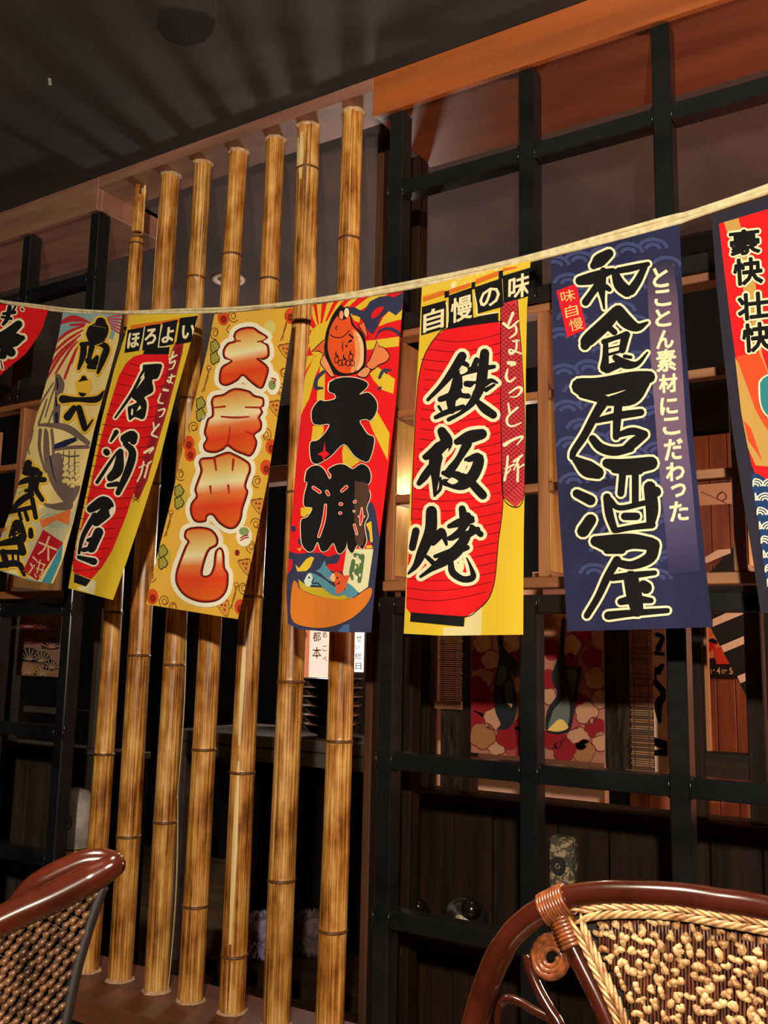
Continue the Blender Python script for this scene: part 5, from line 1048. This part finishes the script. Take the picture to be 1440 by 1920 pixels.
# standing patterned figurine behind the left post
ct = thing('standing_figurine', 'pale grey and ochre standing figurine with a round eye behind the left lattice post', 'figurine'); p = P(134, 1620, .25); ct.location = (p.x, .25, .30)
GC = mat('pale_grey_glaze', rgb(160, 152, 144), rough=.4, col2=rgb(120, 112, 106), scale=(20, 20, 20)); OC = mat('ochre_glaze', rgb(196, 158, 84), rough=.4, col2=rgb(160, 120, 60), scale=(20, 20, 20))
o = MB(); o.lathe((0, 0, 0), [(.001, 0), (.085, 0), (.09, .04), (.082, .16), (.062, .27)], 20, OC); o.build('body', OC, ct, True)
o = MB(); o.lathe((0, 0, .265), [(.060, 0), (.064, .01), (.066, .08), (.060, .14), (.04, .175), (.001, .185)], 20, GC); hd_ = o.build('head', GC, ct, True)
DKG = mat('dark_glaze_line', rgb(40, 34, 30), rough=.5)
for r_ in (.024, .012):
    o = MB(); o.tube([(.03+r_*math.cos(t*.5236), -.057, .35+r_*math.sin(t*.5236)) for t in range(13)], .0022, 6, DKG); o.build('eye_ring', DKG, hd_, True)
o = MB(); o.lathe((0, 0, .262), [(.0635, 0), (.0655, .003), (.0635, .006)], 20, DKG); o.build('collar', DKG, ct, True)
sp = thing('figurine_stand', 'dark block stand under the ochre figurine', 'stand'); box_obj('block', p.x-.11, p.x+.11, .15, .35, 0, .30, DARKW, sp, .003)
# ------------------------------------------------------------------ rattan chairs
def cpath(pts, Yf, k=6):
    return [Vector(P(x, y, Yf(x, y))) for x, y in smooth_path(pts, k)]
ZL = (860, 1600, 2.483); ZM = (0, 1580, 2.769)
def zp(z, pts): return [(z[0]+x/z[2], z[1]+y/z[2]) for x, y in pts]
def knot(b, c, n, r, ax, az, m1, rnd):
    """a small tied knot of three lobes"""
    for k in range(3):
        a = rnd.uniform(0, 6.28); d = ax*math.cos(a)*r*.5+az*math.sin(a)*r*.34
        q = rnd.uniform(.55, .8)*r
        u = (ax*math.cos(a)+az*math.sin(a)); v = n.cross(u)
        cc = c+d+n*rnd.uniform(0, r*.3); vs = [cc+n*q*.75]; fs = []
        for t in range(6):
            t2 = t*1.0472; vs.append(cc+(u*math.cos(t2)*q*1.15+v*math.sin(t2)*q*.7)*.8+n*q*.4)
        for t in range(6):
            t2 = t*1.0472+.5; vs.append(cc+(u*math.cos(t2)*q*1.25+v*math.sin(t2)*q*.8)-n*q*.15)
        for t in range(6):
            s_ = (t+1) % 6; fs += [(0, 1+t, 1+s_), (1+t, 7+t, 1+s_), (7+t, 7+s_, 1+s_)]
        b.add(vs, fs, m1)
def braid(name, root, path, n, up, w=.008, m=REED):
    """herringbone braid: a row of short slanted strands on each side of a line"""
    b = MB(); L = [0]
    for a, c in zip(path, path[1:]): L.append(L[-1]+(c-a).length)
    tot = L[-1]; cnt = int(tot/.0098)
    for k in range(cnt):
        s_ = tot*k/cnt; j = max(i for i in range(len(L)) if L[i] <= s_); j = min(j, len(path)-2)
        p = path[j]+(path[j+1]-path[j])*((s_-L[j])/(L[j+1]-L[j])); t = (path[j+1]-path[j]).normalized(); sd = n.cross(t).normalized()
        for sgn in (-1, 1):
            a = p+sd*sgn*w*.9-t*.006; c = p+t*.021+n*.002
            b.tube([a, (a*2+c)/3+n*.0022+sd*sgn*.0008, (a+2*c)/3+n*.0022, c], [.0010, .0021, .0021, .0009], 6, m)
    return b.build(name, m, root, True)
# ---- right chair: high back facing the table
YCH = -.95
Yc_ = lambda x, y: YCH+.10*(P(x, y, YCH).z-.90)
chA = thing('rattan_chair', 'red brown rattan armchair with pale knotted back at lower right', 'chair', group='rattan chairs')
XC = P(1345, 1690, YCH).x
arch = cpath(zp(ZL, [(40, 960), (78, 794), (120, 650), (172, 510), (245, 385), (335, 300), (430, 243), (520, 208), (650, 192), (780, 190), (950, 196), (1100, 210), (1300, 248), (1440, 290)]), Yc_)
def mir(p): return Vector((2*XC-p.x, p.y, p.z))
half = [p for p in arch if p.x < XC]
low = half[0]
down = [Vector((low.x-.004, low.y-.03, .62)), Vector((low.x+.01, low.y-.05, .40)), Vector((low.x+.02, low.y-.02, .0))]
full = list(reversed(smooth_path([tuple(half[0])]+[tuple(v) for v in down], 5)))[:-1]+half
full = [Vector(p) for p in full]
apex = Vector((XC, half[-1].y, half[-1].z))
whole = full+[apex]+[mir(p) for p in reversed(full)]
o = MB(); o.tube(whole, [.0142 if p.z < .9 else .0132 for p in whole], 14, RATTAN); bfA = o.build('back_frame', RATTAN, chA, True)
# inner posts from the binding down to the seat
inn = cpath(zp(ZL, [(455, 235), (490, 350), (560, 500), (640, 660), (700, 794), (760, 960)]), Yc_)
for f in (lambda p: p, mir):
    o = MB(); o.tube([f(p) for p in inn]+[f(Vector((inn[-1].x+.02, inn[-1].y-.02, .47)))], .0098, 12, RATTAN); o.build('inner_post', RATTAN, chA, True)
    # bindings of wound cane
    a_, c_ = [Vector(P(*q, Yc_(*q))) for q in zp(ZL, [(405, 262), (505, 215)])]
    o = MB(); t = (c_-a_)
    for k in range(9):
        p = f(a_+t*(k/8.0)); d = f(a_+t*1.0)-f(a_); d.normalize(); e1 = d.orthogonal().normalized(); e2 = d.cross(e1)
        o.tube([p+(e1*math.cos(u*.5236)+e2*math.sin(u*.5236))*.0155 for u in range(13)], .0024, 6, RATTAN2)
    o.build('cane_binding', RATTAN2, bfA, True)
    a_, c_ = [Vector(P(*q, Yc_(*q))) for q in zp(ZL, [(478, 300), (530, 425)])]
    o = MB(); t = (c_-a_)
    for k in range(8):
        p = f(a_+t*(k/7.0)); d = f(a_+t)-f(a_); d.normalize(); e1 = d.orthogonal().normalized(); e2 = d.cross(e1)
        o.tube([p+(e1*math.cos(u*.5236)+e2*math.sin(u*.5236))*.0122 for u in range(13)], .0024, 6, RATTAN2)
    o.build('cane_binding', RATTAN2, bfA, True)
    # scroll
    pts = []
    for k in range(60):
        t = k/59; r_ = 28+62*t; an = -.3+t*2*math.pi*2.9
        pts.append((432+r_*math.cos(an)*.98, 488-r_*math.sin(an)*-1.12))
    tail = [(345, 560), (365, 610), (410, 700), (460, 780), (500, 880)]
    sp_ = [Vector(P(*q, Yc_(*q)+.002)) for q in zp(ZL, pts)]
    o = MB(); o.tube([f(p) for p in sp_], [.0028+.0022*k/59 for k in range(60)], 8, RATTAN2); sc_ = o.build('scroll', RATTAN2, chA, True)
    tl = cpath(zp(ZL, [(322, 470), (335, 545), (370, 630), (420, 720), (465, 790), (510, 900)]), Yc_); o = MB(); o.tube([f(p) for p in tl], .0058, 8, RATTAN); o.build('scroll_tail', RATTAN, sc_, True)
    tl = cpath(zp(ZL, [(182, 800), (188, 720), (215, 680), (270, 685), (350, 730), (460, 790), (520, 860)]), Yc_); o = MB(); o.tube([f(p) for p in tl], .0046, 8, RATTAN); o.build('scroll_branch', RATTAN, sc_, True)
# woven panel
n_ = Vector((0, -1, .1)).normalized()
topb = cpath(zp(ZL, [(545, 292), (640, 272), (780, 264), (950, 268), (1120, 288), (1280, 322), (1440, 385)]), lambda x, y: Yc_(x, y)-.006)
leftb = cpath(zp(ZL, [(548, 300), (590, 400), (650, 530), (710, 660), (765, 794), (820, 930)]), lambda x, y: Yc_(x, y)-.006)
topl = [p for p in topb if p.x < XC]; topw = topl+[mir(p) for p in reversed(topl)]
braid('braided_edge', chA, topw, n_, None)
braid('braided_edge', chA, leftb, n_, None); braid('braided_edge', chA, [mir(p) for p in leftb], n_, None)
def left_x(z):
    t = sorted([(p.z, p.x) for p in leftb]); return lerp_table(t, z)
def top_z(x):
    x = x if x < XC else 2*XC-x; return lerp_table(sorted([(p.x, p.z) for p in topl]), x)
zlow = .50
bk = MB(); vs = []; fs = []; nx, nz = 14, 12
for j in range(nz+1):
    for i in range(nx+1):
        u = i/nx; z = zlow+(top_z(XC)-zlow)*j/nz
        xl = left_x(max(z, leftb[-1].z)); x = xl+(2*XC-2*xl)*u; zz = min(z, top_z(x)); vs.append((x, YCH+.10*(zz-.90)+.004, zz))
for j in range(nz):
    for i in range(nx): fs.append((j*(nx+1)+i, j*(nx+1)+i+1, (j+1)*(nx+1)+i+1, (j+1)*(nx+1)+i))
bk.add(vs, fs, REEDD); ob = bk.build('weave_backing', REEDD, chA); ob.modifiers.new('t', 'SOLIDIFY').thickness = .003
rnd = random.Random(12); kb = MB(); vb = MB(); AXx = Vector((1, 0, 0)); AZz = Vector((0, 0, 1))
sx, sz = .0130, .0104; row = 0; z = top_z(XC)-.012
while z > zlow:
    col = -16
    for col in range(-16, 17):
        x = XC+(col+(.5 if row % 2 else 0))*sx+rnd.uniform(-.0015, .0015); zz = z+rnd.uniform(-.0018, .0018)
        if x < left_x(max(zz, leftb[-1].z))+.009 or x > 2*XC-left_x(max(zz, leftb[-1].z))-.009 or zz > top_z(x)-.010: continue
        y = YCH+.10*(zz-.90)-.002
        knot(kb, Vector((x, y, zz)), n_, rnd.uniform(.0050, .0064), AXx, AZz, REED, rnd)
    row += 1; z -= sz
for c_ in range(-40, 41):
    for d in (-.0017, .0017):
        x = XC+c_*sx/2+d; xs_ = x if x < XC else 2*XC-x
        zt_ = top_z(x)-.008
        zz_ = [zlow+.0+(zt_-zlow)*k/28 for k in range(29)]
        zz_ = [z for z in zz_ if left_x(max(z, leftb[-1].z))+.004 < xs_]
        if len(zz_) < 3: continue
        vb.tube([(x+.0006*math.sin(z*400+c_), YCH+.10*(z-.90)-.0005-.0014*math.sin(z*266+c_*3.14), z) for z in zz_], .0015, 5, REEDB)
k_ = kb.build('knotted_weave', REED, chA, True); k_['kind'] = 'stuff'
v_ = vb.build('upright_reeds', REEDB, chA, True); v_['kind'] = 'stuff'
# seat and legs below the frame
st = MB(); st.box(low.x+.02, 2*XC-low.x-.02, YCH-.46, YCH-.05, .40, .45, REEDB, .015); st.build('seat', REEDB, chA)
for xx in (low.x+.03, 2*XC-low.x-.03):
    o = MB(); o.tube([(xx, YCH-.44, 0), (xx, YCH-.45, .42), (xx, YCH-.43, .63)], .013, 12, RATTAN); o.build('leg', RATTAN, chA, True)
    o = MB(); o.tube(smooth_path([(xx, YCH-.43, .63), (xx-.01, YCH-.30, .66), (xx-.015, YCH-.05, .66)], 6), .013, 12, RATTAN); o.build('arm', RATTAN, chA, True)

# ---- left chair: seen from the end of its top rail
YD = -1.27
chB = thing('rattan_chair', 'dark red brown rattan chair with woven back coloured as if in shade at lower left', 'chair', group='rattan chairs')
Yd = lambda x, y: YD+.00035*(x-110)
rail = cpath(zp(ZM, [(-520, 640), (-250, 520), (-60, 440), (100, 365), (260, 295), (400, 225), (510, 165), (590, 118)]), Yd)
o = MB(); o.tube(rail, [.0150]*(len(rail)-8)+[.0146, .014, .0135, .013, .0125, .012, .0118, .0115], 16, RATTAN, round_end=True); trB = o.build('top_rail', RATTAN, chB, True)
rail2 = cpath(zp(ZM, [(60, 330), (150, 245), (240, 190), (340, 140), (440, 100), (520, 92), (575, 105)]), lambda x, y: Yd(x, y)+.02)
o = MB(); o.tube(rail2, [.006+.006*math.sin(min(1, k/12)*1.57) for k in range(len(rail2))], 12, RATTAN, round_end=True); o.build('rail_crook', RATTAN, trB, True)
edge = cpath(zp(ZM, [(535, 225), (490, 345), (440, 500), (390, 680), (335, 942), (300, 1120)]), Yd)
o = MB(); o.tube(edge+[Vector((edge[-1].x-.02, edge[-1].y, .45))], .0058, 10, REEDD); o.build('edge_cane', REEDD, chB, True)
o = MB(); o.tube([edge[0]+Vector((-.06, .03, -.03)), edge[-1]+Vector((-.06, .03, 0)), Vector((edge[-1].x-.06, edge[-1].y+.03, .0))], .011, 12, RATTAN); o.build('rear_leg', RATTAN, chB, True)
def inside(x, y):   # photo frame of the woven side
    ex = lerp_table(sorted([(yy, xx) for xx, yy in zp(ZM, [(535, 225), (490, 345), (440, 500), (390, 680), (335, 942), (300, 1120)])]), y)
    ty = lerp_table(zp(ZM, [(-520, 700), (-250, 590), (0, 490), (200, 400), (400, 300), (540, 225)]), x)
    return x < ex-4 and y > ty+3
bk = MB(); poly = zp(ZM, [(-400, 640), (-250, 560), (0, 450), (260, 330), (530, 200), (490, 345), (440, 500), (390, 680), (335, 942), (300, 1120), (-400, 1180)])
bk.prism([P(x, y, Yd(x, y)+.004) for x, y in poly], (0, .003, 0), REEDD); fixn(bk.build('weave_backing', REEDD, chB))
kb = MB(); rnd = random.Random(5); BEAD_SHADED = mat('shaded_woven_reed', rgb(106, 70, 42), rough=.4, col2=rgb(46, 26, 14), scale=(50, 50, 50), bump=.2)  # reed colour darkened to stand for the shade on this chair
for r_ in range(-22, 26):
    for c_ in range(-20, 24):
        x = 60+c_*14.5-r_*3.5+(6 if r_ % 2 else 0); y = 1790+r_*15.5+c_*6.8
        if x < -130 or y > 1985 or not inside(x, y): continue
        p = P(x, y, Yd(x, y)); jx, jy = rnd.uniform(-1.5, 1.5), rnd.uniform(-1.5, 1.5); x += jx; y += jy; p = P(x, y, Yd(x, y)); a = P(x-6, y+4.5, Yd(x, y)); c2 = P(x+6, y-5.5, Yd(x, y)); nn = Vector((.5, -.85, 0)).normalized()
        kb.tube([a, p+nn*.0042, c2], [.0018, .0040, .0016], 7, BEAD_SHADED)
k_ = kb.build('woven_strands', BEAD_SHADED, chB, True); k_['kind'] = 'stuff'
seatx = edge[-1].x
st = MB(); st.box(seatx-.46, seatx-.02, YD-.40, YD-.03, .40, .45, REEDB, .015); st.build('seat', REEDB, chB)
for xx, yy in ((seatx-.44, YD-.03), (seatx-.44, YD-.38), (seatx-.04, YD-.38)):
    o = MB(); o.tube([(xx, yy, 0), (xx, yy, .42)], .013, 12, RATTAN); o.build('leg', RATTAN, chB, True)
p = rail[0]; o = MB(); o.tube([p, Vector((p.x-.03, p.y, .7)), Vector((seatx-.44, YD-.03, .42))], .013, 12, RATTAN); o.build('back_post', RATTAN, chB, True)
